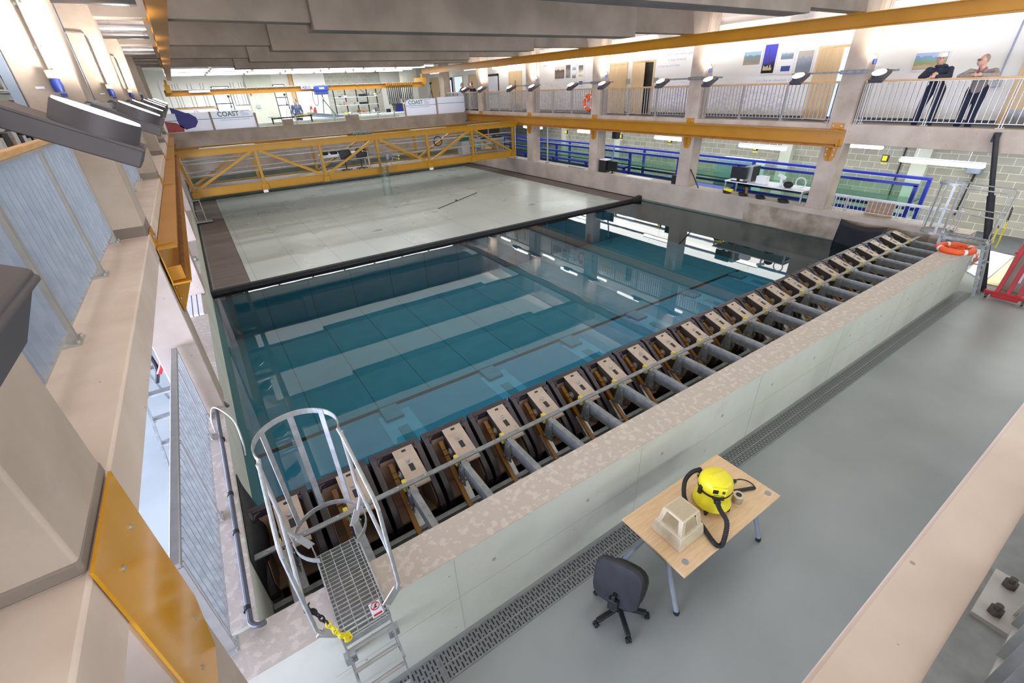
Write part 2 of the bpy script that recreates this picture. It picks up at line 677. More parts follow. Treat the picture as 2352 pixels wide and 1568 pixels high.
MT['water'] = water_mat()
MT['glass'] = glass_mat('flume_glass', (0.86, 0.95, 0.91))
MT['clear'] = glass_mat('clear_acrylic', (0.93, 0.96, 0.96))


def moving_floor_mat():
    m, nt, b = nodes('wet_floor_panels')
    g = nt.nodes.new('ShaderNodeNewGeometry')
    t = nt.nodes.new('ShaderNodeTexBrick')
    t.offset = 0.0
    for i, c in ((1, '#a9b2ae'), (2, '#afb8b4'), (3, '#8a9691')):
        t.inputs[i].default_value = lin(c)
    t.inputs['Scale'].default_value = 1
    t.inputs['Mortar Size'].default_value = 0.009
    t.inputs['Brick Width'].default_value = 1.135
    t.inputs['Row Height'].default_value = 2.25
    nt.links.new(g.outputs['Position'], t.inputs['Vector'])
    mp = nt.nodes.new('ShaderNodeMapping')
    mp.inputs['Scale'].default_value = (0.9, 1.5, 1)
    nt.links.new(g.outputs['Position'], mp.inputs[0])
    n = nt.nodes.new('ShaderNodeTexNoise')
    n.inputs['Scale'].default_value = 0.75
    n.inputs['Detail'].default_value = 2.5
    n.inputs['Roughness'].default_value = 0.4
    nt.links.new(mp.outputs[0], n.inputs['Vector'])
    r = nt.nodes.new('ShaderNodeValToRGB')
    r.color_ramp.elements[0].position = 0.735
    r.color_ramp.elements[1].position = 0.742
    nt.links.new(n.outputs['Fac'], r.inputs[0])
    mx = nt.nodes.new('ShaderNodeMix')
    mx.data_type = 'RGBA'
    mx.inputs[7].default_value = lin('#728c82')
    nt.links.new(r.outputs[0], mx.inputs[0])
    nt.links.new(t.outputs['Color'], mx.inputs[6])
    n2 = nt.nodes.new('ShaderNodeTexNoise')
    n2.inputs['Scale'].default_value = 0.55
    n2.inputs['Detail'].default_value = 6
    nt.links.new(g.outputs['Position'], n2.inputs['Vector'])
    mr = nt.nodes.new('ShaderNodeMapRange')
    mr.inputs[1].default_value = 0.3
    mr.inputs[2].default_value = 0.7
    mr.inputs[3].default_value = 0.24
    mr.inputs[4].default_value = 0.36
    nt.links.new(n2.outputs['Fac'], mr.inputs[0])
    nt.links.new(mr.outputs[0], b.inputs['Roughness'])
    nt.links.new(mx.outputs[2], b.inputs['Base Color'])
    return m


MT['mfloor'] = moving_floor_mat()
MT['strip'] = brickmat('dark_grating_planks', '#6b5f5b', '#7a6e69', '#4f4542', 3.0, 0.62, 0.012, (0, 1), 0.55, 0.0)
MT['poolfloor'] = brickmat('pool_floor_panels', '#5f9bac', '#65a2b2', '#446f79', 1.16, 30.0, 0.012, (0, 1), 0.5, 0.0)
MT['poolstrip'] = brickmat('pool_ledge_panels', '#5a9fbb', '#60a6c1', '#4a859b', 2.33, 30, 0.02, (0, 1), 0.5, 0.0)
MT['block'] = brickmat('grey_blockwork', '#9c998c', '#aeab9e', '#d8d6cc', 0.45, 0.225, 0.008, (1, 2), 0.9)
MT['blockx'] = brickmat('far_blockwork', '#b0b0a6', '#bcbcb2', '#d6d6ce', 0.45, 0.225, 0.008, (0, 2), 0.9)

# floor of the hall
struct(MB().box(-9, 22, -9, -1.42, -0.3, 0).build('floor', 'floor'))
struct(MB().box(-9, -0.25, -1.42, 24, -0.3, 0).build('floor_aisle', 'floor'))
struct(MB().box(16.1, 22, -1.42, 32, -0.3, 0).build('floor_flume_aisle', 'floor'))
# tank walls; the tie holes of the formwork are dark dimples
b = MB()
b.box(-0.28, 15.2, -1.6, -1.21, -0.3, 1.15)
b.cur = 1
b.box(-0.28, 15.2, -1.602, -1.208, 1.15, 1.156)
b.cur = 2
for i in range(13):
    b.cyl((0.75 + i * 1.2, -1.603, 0.80), (0.75 + i * 1.2, -1.59, 0.80), 0.022, n=10)
b.cur = 3
for i in range(6):
    b.box(1.55 + i * 2.4, 1.555 + i * 2.4, -1.603, -1.59, 0.02, 1.12)
    b.box(0.4 + i * 2.4, 2.8 + i * 2.4, -1.603, -1.59, 0.56, 0.563)
struct(b.build('wall_front', ['concwall', 'conctop', 'basin', 'joint']))
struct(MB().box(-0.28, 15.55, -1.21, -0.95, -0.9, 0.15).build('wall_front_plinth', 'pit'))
b = MB()
b.box(-0.28, 0.05, -1.21, 23.4, -0.95, 1.196)
b.cur = 1
b.box(-0.282, 0.052, -1.21, 23.4, 1.196, 1.202)
struct(b.build('wall_left', ['concwall', 'conctop']))
b = MB()
b.box(W, 16.1, -1.3, 23.4, 0.5, 1.226)
b.cur = 1
b.box(W - 0.002, 16.1, -1.3, 23.4, 1.226, 1.232)
b.cur = 2
b.box(W - 0.004, 16.0, -0.6, 4.35, 0.47, 1.08)
b.cur = 3
b.box(W - 0.003, 16.1, -1.3, 23.4, -0.95, 0.5)
struct(b.build('wall_right', ['basin', 'conctop', 'algae', 'green']))
b = MB()
b.box(-0.28, 16.1, 23.4, 23.75, 1.4, 3.42)
b.cur = 1
b.box(-0.28, 16.1, 23.41, 23.75, -0.95, 1.4)
struct(b.build('wall_far', ['conc', 'green']))
struct(MB().box(-0.28, 16.1, 3.62, 23.4, -1.1, -0.9).build('floor_pool', 'poolfloor'))
struct(MB().box(-0.28, 16.1, 0.14, 3.55, -1.1, -0.88).build('floor_pool_ledge', 'poolstrip'))
struct(MB().box(-0.28, 16.1, 3.52, 3.62, -1.1, -0.872).build('trim_1', 'black'))
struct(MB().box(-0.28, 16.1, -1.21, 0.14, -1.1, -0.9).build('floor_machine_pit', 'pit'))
# water surface, beyond the paddles
b = MB()
b.add([(0.05, 0.12, 0.44), (W, 0.12, 0.44), (W, 23.4, 0.44), (0.05, 23.4, 0.44)], [(0, 1, 2, 3)])
struct(b.build('water', 'water', smooth=False))

# galleries
b = MB()
b.box(-6, -0.25, -9, 24, 3.2, 3.4)
struct(b.build('floor_left_gallery', 'galfloor'))
b = MB()
b.box(-0.27, 0.09, -3.92, 23.4, 3.24, 3.5)
for y in (-0.3, 3.0, 5.5, 9.3):
    pass
struct(b.build('edge_beam_left', 'ledge', bevel=0.012))
struct(MB().box(-6, 22, -9, -4.25, 3.2, 3.4).build('floor_near_gallery', 'galfloor'))
struct(MB().box(-0.27, 22, -4.3, -3.925, 3.2, 3.5).build('edge_beam_near', 'ledge', bevel=0.012))
struct(MB().box(15.9, 21.6, -9, 36, 3.1, 3.4).build('floor_right_gallery', 'galfloor'))
struct(MB().box(15.62, 15.95, -3.9, 36, 3.02, 3.5).build('edge_beam_right', 'conc', bevel=0.012))
struct(MB().box(-6, 15.6, 23.75, 34.2, 2.6, 2.8).build('floor_far_gallery', 'floor'))

# back walls
b = MB()
b.box(21.5, 21.8, -9, 33, 0, 3.2)
b.cur = 1
for y in (1.55, 6.1, 10.9, 15.7, 20.5):
    b.box(21.25, 21.5, y, y + 0.45, 0, 3.2)
struct(b.build('wall_right_lower', ['block', 'concwall']))


def mural_mat():
    m, nt, b_ = nodes('white_wall_with_wave_print')
    g = nt.nodes.new('ShaderNodeNewGeometry')
    mp = nt.nodes.new('ShaderNodeMapping')
    mp.inputs['Scale'].default_value = (1, 1.0, 1.7)
    mp.inputs['Rotation'].default_value = (0.4, 0, 0)
    nt.links.new(g.outputs['Position'], mp.inputs[0])
    n = nt.nodes.new('ShaderNodeTexNoise')
    n.inputs['Scale'].default_value = 5.5
    n.inputs['Detail'].default_value = 8
    n.inputs['Distortion'].default_value = 1.2
    nt.links.new(mp.outputs[0], n.inputs['Vector'])
    r = nt.nodes.new('ShaderNodeValToRGB')
    r.color_ramp.elements[0].position = 0.44
    r.color_ramp.elements[1].position = 0.60
    nt.links.new(n.outputs['Fac'], r.inputs[0])
    # the print reaches up to a wavy crest line
    sp = nt.nodes.new('ShaderNodeSeparateXYZ')
    nt.links.new(g.outputs['Position'], sp.inputs[0])
    n2 = nt.nodes.new('ShaderNodeTexNoise')
    n2.inputs['Scale'].default_value = 0.5
    n2.inputs['Detail'].default_value = 4
    nt.links.new(g.outputs['Position'], n2.inputs['Vector'])
    a = nt.nodes.new('ShaderNodeMath')
    a.operation = 'MULTIPLY_ADD'
    a.inputs[1].default_value = 2.2
    a.inputs[2].default_value = 3.55
    nt.links.new(n2.outputs['Fac'], a.inputs[0])
    d = nt.nodes.new('ShaderNodeMath')
    d.operation = 'SUBTRACT'
    nt.links.new(a.outputs[0], d.inputs[0])
    nt.links.new(sp.outputs[2], d.inputs[1])
    k = nt.nodes.new('ShaderNodeMapRange')
    k.inputs[1].default_value = -0.1
    k.inputs[2].default_value = 0.7
    nt.links.new(d.outputs[0], k.inputs[0])
    yk = nt.nodes.new('ShaderNodeMapRange')
    yk.inputs[1].default_value = 4.5
    yk.inputs[2].default_value = 5.2
    nt.links.new(sp.outputs[1], yk.inputs[0])
    mu = nt.nodes.new('ShaderNodeMath')
    mu.operation = 'MULTIPLY'
    nt.links.new(k.outputs[0], mu.inputs[0])
    nt.links.new(yk.outputs[0], mu.inputs[1])
    mu2 = nt.nodes.new('ShaderNodeMath')
    mu2.operation = 'MULTIPLY'
    nt.links.new(mu.outputs[0], mu2.inputs[0])
    nt.links.new(r.outputs[0], mu2.inputs[1])
    mx = nt.nodes.new('ShaderNodeMix')
    mx.data_type = 'RGBA'
    mx.inputs[6].default_value = lin('#edece8')
    mx.inputs[7].default_value = lin('#cfcee0')
    nt.links.new(mu2.outputs[0], mx.inputs[0])
    nt.links.new(mx.outputs[2], b_.inputs['Base Color'])
    b_.inputs['Roughness'].default_value = 0.7
    return m


MT['mural'] = mural_mat()
b = MB()
b.box(18.0, 18.3, -9, 36, 3.3, 6.5)
b.cur = 1
b.box(17.985, 18.0, -9, 36, 3.4, 3.5)
struct(b.build('wall_right_upper', ['mural', 'galfloor']))
struct(MB().box(-9.2, -9, -9, 34, 0, 7.3).build('wall_left_outer', 'white'))
b = MB()
b.box(-9, 22, 34.0, 34.3, 2.6, 7.3)
struct(b.build('wall_far_upper', 'white'))
struct(MB().box(-9, 16.1, -9, 34, 7.2, 7.4).build('ceiling', 'ceil'))
struct(MB().box(16.1, 18.3, -9, 36, 6.35, 6.5).build('ceiling_gallery', 'ceilpanel'))
struct(MB().box(-9, 16.1, 24.0, 34, 6.3, 6.4).build('ceiling_far', 'ceil'))

# columns and roof beams
CY = [2.0, 6.75, 11.6, 16.4, 21.3, 26.1]
b = MB()
b.box(-0.33, 0.08, -2.57, -2.07, 0, 7.2)
b.cur = 1
b.box(-0.31, 0.083, -2.575, -2.065, 3.5, 3.56)
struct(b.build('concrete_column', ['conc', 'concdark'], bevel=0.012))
for y in CY[:5]:
    b = MB()
    b.box(-0.33, 0.08, y, y + 0.52, 1.2, 7.2)
    b.cur = 1
    b.box(-0.332, 0.082, y - 0.002, y + 0.522, 3.5, 3.62)
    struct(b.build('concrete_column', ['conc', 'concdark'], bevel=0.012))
for y in [-2.66] + CY:
    b = MB()
    xo = 0.42 if y < 0 else 0
    b.box(15.6 + xo, 16.08 + xo, y, y + 0.52, 0 if y < 0 else 1.23, 7.2)
    struct(b.build('concrete_column', 'conc', bevel=0.012))
for y in CY[:5]:
    b = MB()
    yc = y + 0.26
    for x0, x1, t, z0 in ((-6, 3.4, 0.17, 5.92), (3.4, 12.2, 0.28, 5.80), (12.2, 15.75, 0.17, 5.92)):
        b.box(x0, x1, yc - t, yc + t, z0, 7.2)
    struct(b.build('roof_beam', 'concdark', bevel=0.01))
# upper aisle blockwork behind the left gallery
struct(MB().box(-6.2, -6.0, -9, 34, 3.2, 7.2).build('wall_left_gallery', 'white'))
struct(MB().box(-6.3, -6.0, -9, 24, 0, 3.2).build('wall_left_lower', 'white'))
# ---------------------------------------------------------------- wave paddles
P = 0.6458


def make_paddle():
    x0 = 0.0
    t = thing('wave_paddle', (x0 + 0.3, 0.1, -0.88), '', 'wave paddle', 'wave paddles along the machine wall')
    b = MB()
    b.box(x0, x0 + .60, .085, .135, -.88, 1.1)
    side = [(.135, 1.1), (.03, 1.09), (-.40, .77), (-.50, .68), (-.55, .58), (-.53, .47), (-.42, .38), (.135, .10)]
    b.prism(side, 'x', x0, x0 + .072)
    b.prism(side, 'x', x0 + .528, x0 + .60)
    b.box(x0 + .07, x0 + .53, .05, .09, 1.0, 1.098)
    for xa, xb in ((.07, .15), (.53, .45)):
        b.prism([(x0 + xa, .052), (x0 + xb, .052), (x0 + (xa * 2 + xb) / 3, .02), (x0 + xa, -.04)], 'z', 1.02, 1.085)
    o = b.build('shell', 'tray', t, bevel=.008)
    b = MB()
    b.box(x0 + .072, x0 + .528, .062, .086, .15, 1.0)
    b.prism([(.07, .16), (-.40, .40), (-.40, .43), (.07, .20)], 'x', x0 + .072, x0 + .528)
    for xa in (.073, .522):
        b.prism([(.06, 1.02), (-.37, .72), (-.47, .62), (-.42, .45), (.06, .2)], 'x', x0 + xa, x0 + xa + .005)
    b.build('liner', 'liner', t)
    pl = MB()
    A, B = Vector((0, .05, 1.098)), Vector((0, -.46, .938))

    def on(f):
        return A + (B - A) * f
    n = Vector((0, -.3, .95))
    pl.prism([(A.y, A.z), (B.y, B.z), (B.y, B.z - .012), (A.y, A.z - .012)], 'x', x0 + .255, x0 + .50)
    q = pl.build('cover_plate', 'plate', t, bevel=.003)
    for f0, f1, xa, xb in ((.06, .11, .355, .405), (.44, .62, .355, .41)):
        p0, p1 = on(f0), on(f1)
        sl = MB()
        sl.prism([(p0.y, p0.z + .002), (p1.y, p1.z + .002), (p1.y, p1.z - .006), (p0.y, p0.z - .006)], 'x', x0 + xa, x0 + xb)
        sl.build('slot', 'black', q)
    kn = MB()
    p0 = on(.36)
    kn.cyl((x0 + .375, p0.y, p0.z), (x0 + .375, p0.y - .004, p0.z + .03), .016)
    kn.torus((x0 + .375, p0.y - .006, p0.z + .032), .02, .005, 14, 6)
    kn.build('latch', 'galv', q)
    for f, xx in ((.2, .29), (.12, .46), (.8, .29), (.72, .46)):
        p1 = on(f)
        kn = MB()
        kn.box(x0 + xx, x0 + xx + .006, p1.y - .012, p1.y + .012, p1.z, p1.z + .006)
        kn.build('staple', 'galv', q)
    b = MB()
    b.prism([(.04, 1.075), (-.40, .94), (-.42, .62), (-.2, .55), (.04, .75)], 'x', x0 + .262, x0 + .272)
    bp = b.build('bearing_plate', 'bearing', t)
    b = MB()
    b.cyl((x0 + .264, -.13, .87), (x0 + .245, -.13, .87), .055)
    b.cyl((x0 + .246, -.13, .87), (x0 + .235, -.13, .87), .03)
    b.build('bearing', 'galv', bp)
    b = MB()
    pts = [(x0 + .20, .02, .96), (x0 + .20, -.08, .90), (x0 + .20, -.22, .79), (x0 + .20, -.40, .65), (x0 + .20, -.68, .47), (x0 + .20, -.86, .34), (x0 + .20, -.98, .20)]
    b.strip(pts, .05, .056, (1, 0, 0))
    b.bar((x0 + .17, -.14, .88), (x0 + .23, -.14, .88), .035, .03)
    b.build('drive_arm', 'ochre', t, bevel=.004)
    b = MB()
    b.box(x0 + .205, x0 + .245, -.42, -.32, .90, 1.0)
    b.box(x0 + .20, x0 + .25, -.40, -.34, .885, 1.015)
    b.build('plug', 'plug', t, bevel=.006)
    b = MB()
    b.box(x0 + .29, x0 + .36, -.47, -.36, .82, .89)
    b.cyl((x0 + .31, -.40, .89), (x0 + .31, -.40, .915), .015, n=8)
    b.cyl((x0 + .34, -.40, .89), (x0 + .34, -.40, .915), .015, n=8)
    b.build('connector', 'black', t, bevel=.004)
    MB().box(x0 + .60, x0 + .66, .06, .10, -.88, 1.04).build('dark_gap_strip', 'rubber', t)  # dark strip added to blacken the gap between trays
    return t


pad = make_paddle()
base = pad.location.copy()
for i in range(24):
    o = pad if i == 0 else copy_tree(pad)
    o.location = base + Vector((P * i - 0.02 + 0.075 * (1 - i / 23.0), 0, 0))
    if i == 0:
        lb = 'dark wave paddle with beige cover plate at the near end beside the tank wall'
    elif i == 23:
        lb = 'wave paddle at the far end of the row, under the orange life ring ladder'
    elif i <= 11:
        lb = 'dark wave paddle, %s counted from the near tank corner' % ORD[i]
    else:
        lb = 'dark wave paddle, %s counted from the far ladder with the life ring' % ORD[23 - i]
    relabel(o, lb)


def make_arm():
    t = thing('support_arm', (0.33, -1.0, 0.9), '', 'support arm', 'galvanised support arms behind the paddles')
    b = MB()
    b.box(.295, .365, -1.21, -.53, 1.035, 1.045)
    b.box(.295, .303, -1.21, -.53, .90, 1.035)
    b.box(.357, .365, -1.21, -.53, .90, 1.035)
    b.box(.295, .365, -1.21, -.53, .89, .90)
    for y in (-.6, -.78, -.96, -1.12):
        b.cyl((.33, y, 1.045), (.33, y, 1.05), .008, n=8)
    b.build('channel', 'galvd', t)
    b = MB()
    b.prism([(-.50, 1.03), (-.60, 1.03), (-.60, .74), (-.42, .70)], 'x', .282, .292)
    b.prism([(-.50, 1.03), (-.60, 1.03), (-.60, .74), (-.42, .70)], 'x', .37, .38)
    b.build('gusset', 'galvd', t)
    for y, z in ((-.46, .76), (-.55, .78), (-.56, .98)):
        MB().cyl((.272, y, z), (.39, y, z), .012, n=8).build('bolt', 'galv', t)
    b = MB()
    b.bar((.33, -.34, .66), (.33, -1.16, .06), .07, .12, (1, 0, 0))
    b.build('raker', 'galv', t)
    return t


arm = make_arm()
base = arm.location.copy()
for i in range(24):
    o = arm if i == 0 else copy_tree(arm)
    o.location = base + Vector((0.632 * i, 0, 0))
    if i == 0:
        lb = 'galvanised support arm beside the caged ladder at the near tank corner'
    elif i < 12:
        lb = 'galvanised support arm, %s counted from the near tank corner' % ORD[i]
    else:
        lb = 'galvanised support arm, %s counted from the far ladder' % ORD[23 - i]
    relabel(o, lb)

b = MB()
b.box(.02, 15.3, -.50, -.44, 1.045, 1.062)
b.box(.02, 15.3, -.448, -.44, 1.0, 1.045)
o = b.build('clamp_rail', 'galvd')
tag(o, 'long thin galvanised rail running over the paddle cover plates', 'rail')
for i in range(48):
    MB().cyl((.2 + i * .316, -.47, 1.062), (.2 + i * .316, -.47, 1.072), .012, n=6).build('bolt', 'galv', o)
b = MB()
b.box(.06, 15.4, -.66, -.60, .50, .508)
b.box(.06, 15.4, -.66, -.652, .44, .5)
tag(b.build('cross_rail', 'galvd'), 'long lower galvanised rail laid across the raking props behind the paddles', 'rail')


# ---------------------------------------------------------------- ladder cages
def make_ladder():
    t = thing('access_ladder', (.735, -1.75, 0), '', 'ladder', 'caged access ladders over the machine wall')
    b = MB()
    for x in (.555, .915):
        b.bar((x, -1.70, 1.24), (x, -1.95, 0), .012, .065, (0, 1, 0))
        b.bar((x, -.93, 1.24), (x, -.93, -.3), .012, .065, (0, 1, 0))
        b.bar((x, -.93, 1.215), (x, -1.78, 1.215), .012, .06)
    b.build('stringer', 'galv', t)
    g = MB()
    for i in range(22):
        y = -.945 - i * .0392
        g.box(.56, .91, y - .003, y + .003, 1.19, 1.228)
    for x in (.59, .675, .76, .845, .89):
        g.box(x - .003, x + .003, -1.785, -.94, 1.222, 1.232)
    g.box(.555, .915, -1.792, -1.782, 1.17, 1.235)
    g.build('grating_platform', 'galv', t)
    for k in range(5):
        z = 1.02 - k * .22
        r = MB().tube([(.558, -1.70 - (1.24 - z) * .2, z), (.912, -1.70 - (1.24 - z) * .2, z)], .017, 8)
        r.build('rung', 'rail', t)
    r = MB()
    for k in range(4):
        r.tube([(.558, -.93, .95 - k * .25), (.912, -.93, .95 - k * .25)], .015, 8)
    r.build('inner_rung', 'galv', t)
    # cage: two hoops, five straps, side rails and posts
    cx, cy, R = .737, -.77, .315

    def arc(z, a0=-25, a1=205, n=26, dy=0):
        return [(cx + R * math.cos(math.radians(a0 + (a1 - a0) * i / n)), cy + R * math.sin(math.radians(a0 + (a1 - a0) * i / n)), z) for i in range(n + 1)]
    h = MB()
    up = arc(2.40)
    h.strip(up, .008, .05)
    h.build('upper_hoop', 'galv', t)
    h = MB()
    lo = arc(1.28, -60, 240)
    h.strip(lo, .008, .05)
    h.build('lower_hoop', 'galv', t)
    for a in (-8, 42, 90, 138, 188):
        x, y = cx + (R - .006) * math.cos(math.radians(a)), cy + (R - .006) * math.sin(math.radians(a))
        tx, ty = -math.sin(math.radians(a)), math.cos(math.radians(a))
        MB().bar((x, y, 2.42), (x, y, 1.26), .05, .007, (-ty, tx, 0)).build('cage_strap', 'galv', t)
    for x, sx in ((.435, 1), (1.04, -1)):
        r = MB()
        r.tube([(x + sx * .012, -.88, 2.40), (x, -1.0, 2.36), (x, -1.70, 2.34), (x, -1.75, 2.29), (x, -1.75, 1.47), (x + sx * .02, -1.75, 1.42)], .015, 8)
        r.tube([(x, -.90, 1.84), (x, -1.75, 1.80)], .015, 8)
        r.build('guard_rail', 'galv', t)
        r = MB()
        r.tube([(x, -.93, 2.40), (x, -.93, 1.66), (x + sx * .05, -.93, 1.52)], .016, 8)
        r.bar((x + sx * .05, -.93, 1.53), (.735 - sx * .18, -.93, 1.36), .008, .06)
        r.bar((.735 - sx * .18, -.93, 1.38), (.735 - sx * .18, -.93, 1.20), .008, .05, (0, 1, 0))
        r.build('cage_upright', 'rail', t)
        r = MB()
        r.bar((x + sx * .01, -1.75, 1.43), (.735 - sx * .18, -1.75, 1.30), .008, .075)
        r.bar((.735 - sx * .18, -1.75, 1.31), (.735 - sx * .18, -1.73, 1.17), .008, .05, (0, 1, 0))
        r.build('bracket', 'rail', t)
    for x in (.555, .915):
        f = MB()
        f.box(x - .045, x + .045, -1.66, -1.6, .70, .80)
        f.box(x - .012, x + .012, -1.88, -1.62, .735, .765)
        f.cyl((x, -1.662, .78), (x, -1.675, .78), .014, n=8)
        f.cyl((x, -1.662, .72), (x, -1.675, .72), .014, n=8)
        f.build('wall_bracket', 'galv', t)
    return t


lad = make_ladder()
relabel(lad, 'galvanised caged ladder with grating platform over the front wall, at the near corner')
lad2 = copy_tree(lad, lad.location + Vector((14.46, 0, 0)))
relabel(lad2, 'galvanised caged ladder over the far end of the machine wall, beside the life ring')
# sign on the near platform only
s = thing('warning_sign', (.84, -1.69, 1.235), 'small white warning sign with red ring and bar lying on the near ladder grating', 'sign')
k_ = .78
MB().box(.84 - .055 * k_, .84 + .055 * k_, -1.69 - .08 * k_, -1.69 + .08 * k_, 1.234, 1.238).build('board', 'signw', s)
MB().torus((.84, -1.665, 1.240), .04 * k_, .0045 * k_, 28, 6).build('red_ring', 'red', s)
MB().bar((.82, -1.685, 1.240), (.86, -1.645, 1.240), .006, .003).build('red_slash', 'red', s)
MB().box(.84 - .042 * k_, .84 + .042 * k_, -1.745, -1.728, 1.238, 1.2395).build('red_bar', 'red', s)
b = MB()
b.ell((.846, -1.655, 1.240), (.007, .007, .002), 10, 5)
b.bar((.844, -1.660, 1.240), (.834, -1.678, 1.240), .012, .002)
b.bar((.84, -1.668, 1.240), (.852, -1.680, 1.240), .005, .002)
b.build('figure_symbol', 'black', s)


def chain(name, pts, label, m1, m2, split, link=.05, r=.0065):
    t = thing(name, pts[-1], label, 'chain')
    pts = [Vector(p) for p in pts]
    seg = []
    for a, b_ in zip(pts, pts[1:]):
        n = max(1, round((b_ - a).length / (link * .72)))
        seg += [(a + (b_ - a) * i / n, a + (b_ - a) * (i + 1) / n) for i in range(n)]
    bs = (MB(), MB())
    for i, (a, b_) in enumerate(seg):
        d = (b_ - a).normalized()
        u = d.orthogonal().normalized()
        if i % 2:
            u = d.cross(u)
        c = (a + b_) / 2
        loop = []
        for k in range(14):
            an = 2 * PI * k / 14
            loop.append(c + d * math.cos(an) * link * .52 + u * math.sin(an) * link * .30)
        bs[0 if i / len(seg) < split else 1].tube(loop, r, 6, True)
    for bb_, nm, m in zip(bs, ('black_links', 'yellow_links'), (m1, m2)):
        if bb_.v:
            bb_.build(nm, m, t)
    return t


chain('safety_chain', [(.45, -1.73, 1.74), (.42, -1.70, 1.66), (.47, -1.72, 1.62), (.43, -1.74, 1.70), (.455, -1.70, 1.63), (.50, -1.76, 1.55), (.56, -1.82, 1.38), (.60, -1.80, 1.29), (.58, -1.77, 1.26), (.61, -1.76, 1.25), (.585, -1.80, 1.255), (.615, -1.79, 1.25)],
      'black and yellow plastic chain hanging from the near ladder rail', 'black', 'chainy', .55)
chain('safety_chain', [(15.58, -1.77, 1.95), (15.57, -1.79, 1.80), (15.56, -1.80, 1.62), (15.55, -1.82, 1.50), (15.58, -1.81, 1.40), (15.54, -1.83, 1.22), (15.52, -1.83, 1.06)],
      'black and yellow plastic chain hanging from the far ladder rail', 'black', 'chainy', .30)
chain('safety_chain', [(15.12, -1.77, 1.62), (15.13, -1.78, 1.50), (15.12, -1.79, 1.36), (15.15, -1.80, 1.24)],
      'short yellow chain looped on the nearer post of the far ladder', 'black', 'chainy', .05)


# ---------------------------------------------------------------- life rings
def life_ring(name, c, axis, label, R=.29, r=.062, rope=True):
    t = thing(name, c, label, 'life ring', 'orange life rings')
    MB().torus(c, R, r, 40, 12, axis).build('ring', 'ring', t)
    for k in range(4):
        b_ = MB()
        pts = []
        for i in range(5):
            a = PI / 4 + k * PI / 2 + (i - 2) * .045
            u, v = R * math.cos(a), R * math.sin(a)
            pts.append({'z': (c[0] + u, c[1] + v, c[2]), 'x': (c[0], c[1] + u, c[2] + v)}[axis])
        b_.tube(pts, r + .004, 12).build('tape_band', 'ringw', t)
    b_ = MB()
    random.seed(3)
    pts = []
    for i in range(90):
        a = i * .42
        rr = .05 + .15 * (i / 90)
        u, v, w_ = rr * math.cos(a) + random.uniform(-.03, .03), rr * math.sin(a) + random.uniform(-.03, .03), random.uniform(-.03, .02)
        pts.append({'z': (c[0] + u, c[1] + v, c[2] + w_), 'x': (c[0] + w_, c[1] + u * .5, c[2] + v * .6 + .12)}[axis])
    if rope:
        if axis == 'z':
            pts += [(c[0] + .1, c[1] - .3, c[2] + .05), (c[0] + .06, c[1] - .37, c[2] - .1), (c[0] + .04, c[1] - .37, c[2] - .28), (c[0] + .10, c[1] - .38, c[2] - .20), (c[0] + .14, c[1] - .37, c[2] - .05), (c[0] + .2, c[1] - .36, c[2] - .15)]
        b_.tube(pts, .008, 5).build('rope', 'ring', t)
    return t


life_ring('life_ring', (14.22, -1.43, 1.215), 'z', 'orange life ring with coiled line lying flat on the wall beside the far ladder')
life_ring('life_ring', (15.72, 12.42, 3.98), 'x', 'orange life ring hung on the upright bars of the upper railing beside a column', R=.27, r=.06)

# ---------------------------------------------------------------- drain
def drain_mat():
    m, nt, b_ = nodes('slotted_drain_cover')
    g = nt.nodes.new('ShaderNodeNewGeometry')
    t = nt.nodes.new('ShaderNodeTexBrick')
    t.offset = 0.5
    t.inputs[1].default_value = lin('#26272a')
    t.inputs[2].default_value = lin('#2a2b2e')
    t.inputs[3].default_value = lin('#7d7f80')
    t.inputs['Scale'].default_value = 1
    t.inputs['Mortar Size'].default_value = 0.011
    t.inputs['Mortar Smooth'].default_value = 0.0
    t.inputs['Brick Width'].default_value = 0.085
    t.inputs['Row Height'].default_value = 0.036
    mp = nt.nodes.new('ShaderNodeMapping')
    mp.inputs['Rotation'].default_value = (0, 0, PI / 2)
    nt.links.new(g.outputs['Position'], mp.inputs[0])
    nt.links.new(mp.outputs[0], t.inputs['Vector'])
    nt.links.new(t.outputs['Color'], b_.inputs['Base Color'])
    b_.inputs['Roughness'].default_value = 0.45
    b_.inputs['Metallic'].default_value = 0.3
    return m


MT['drain'] = drain_mat()
t = thing('drain_channel', (8, -1.78, 0), 'long slotted metal drain cover along the foot of the front wall', 'drain cover')
MB().box(-.2, 15.2, -1.90, -1.655, 0.0, .008).build('slotted_cover', 'drain', t)
b = MB()
b.box(-.2, 15.2, -1.915, -1.90, 0, .011)
b.box(-.2, 15.2, -1.655, -1.64, 0, .011)
b.box(-.2, 15.2, -1.785, -1.77, 0, .0095)
for i in range(8):
    b.box(1.2 + i * 2.0, 1.21 + i * 2.0, -1.9, -1.655, .008, .0092)
b.build('frame', 'galvd', t)
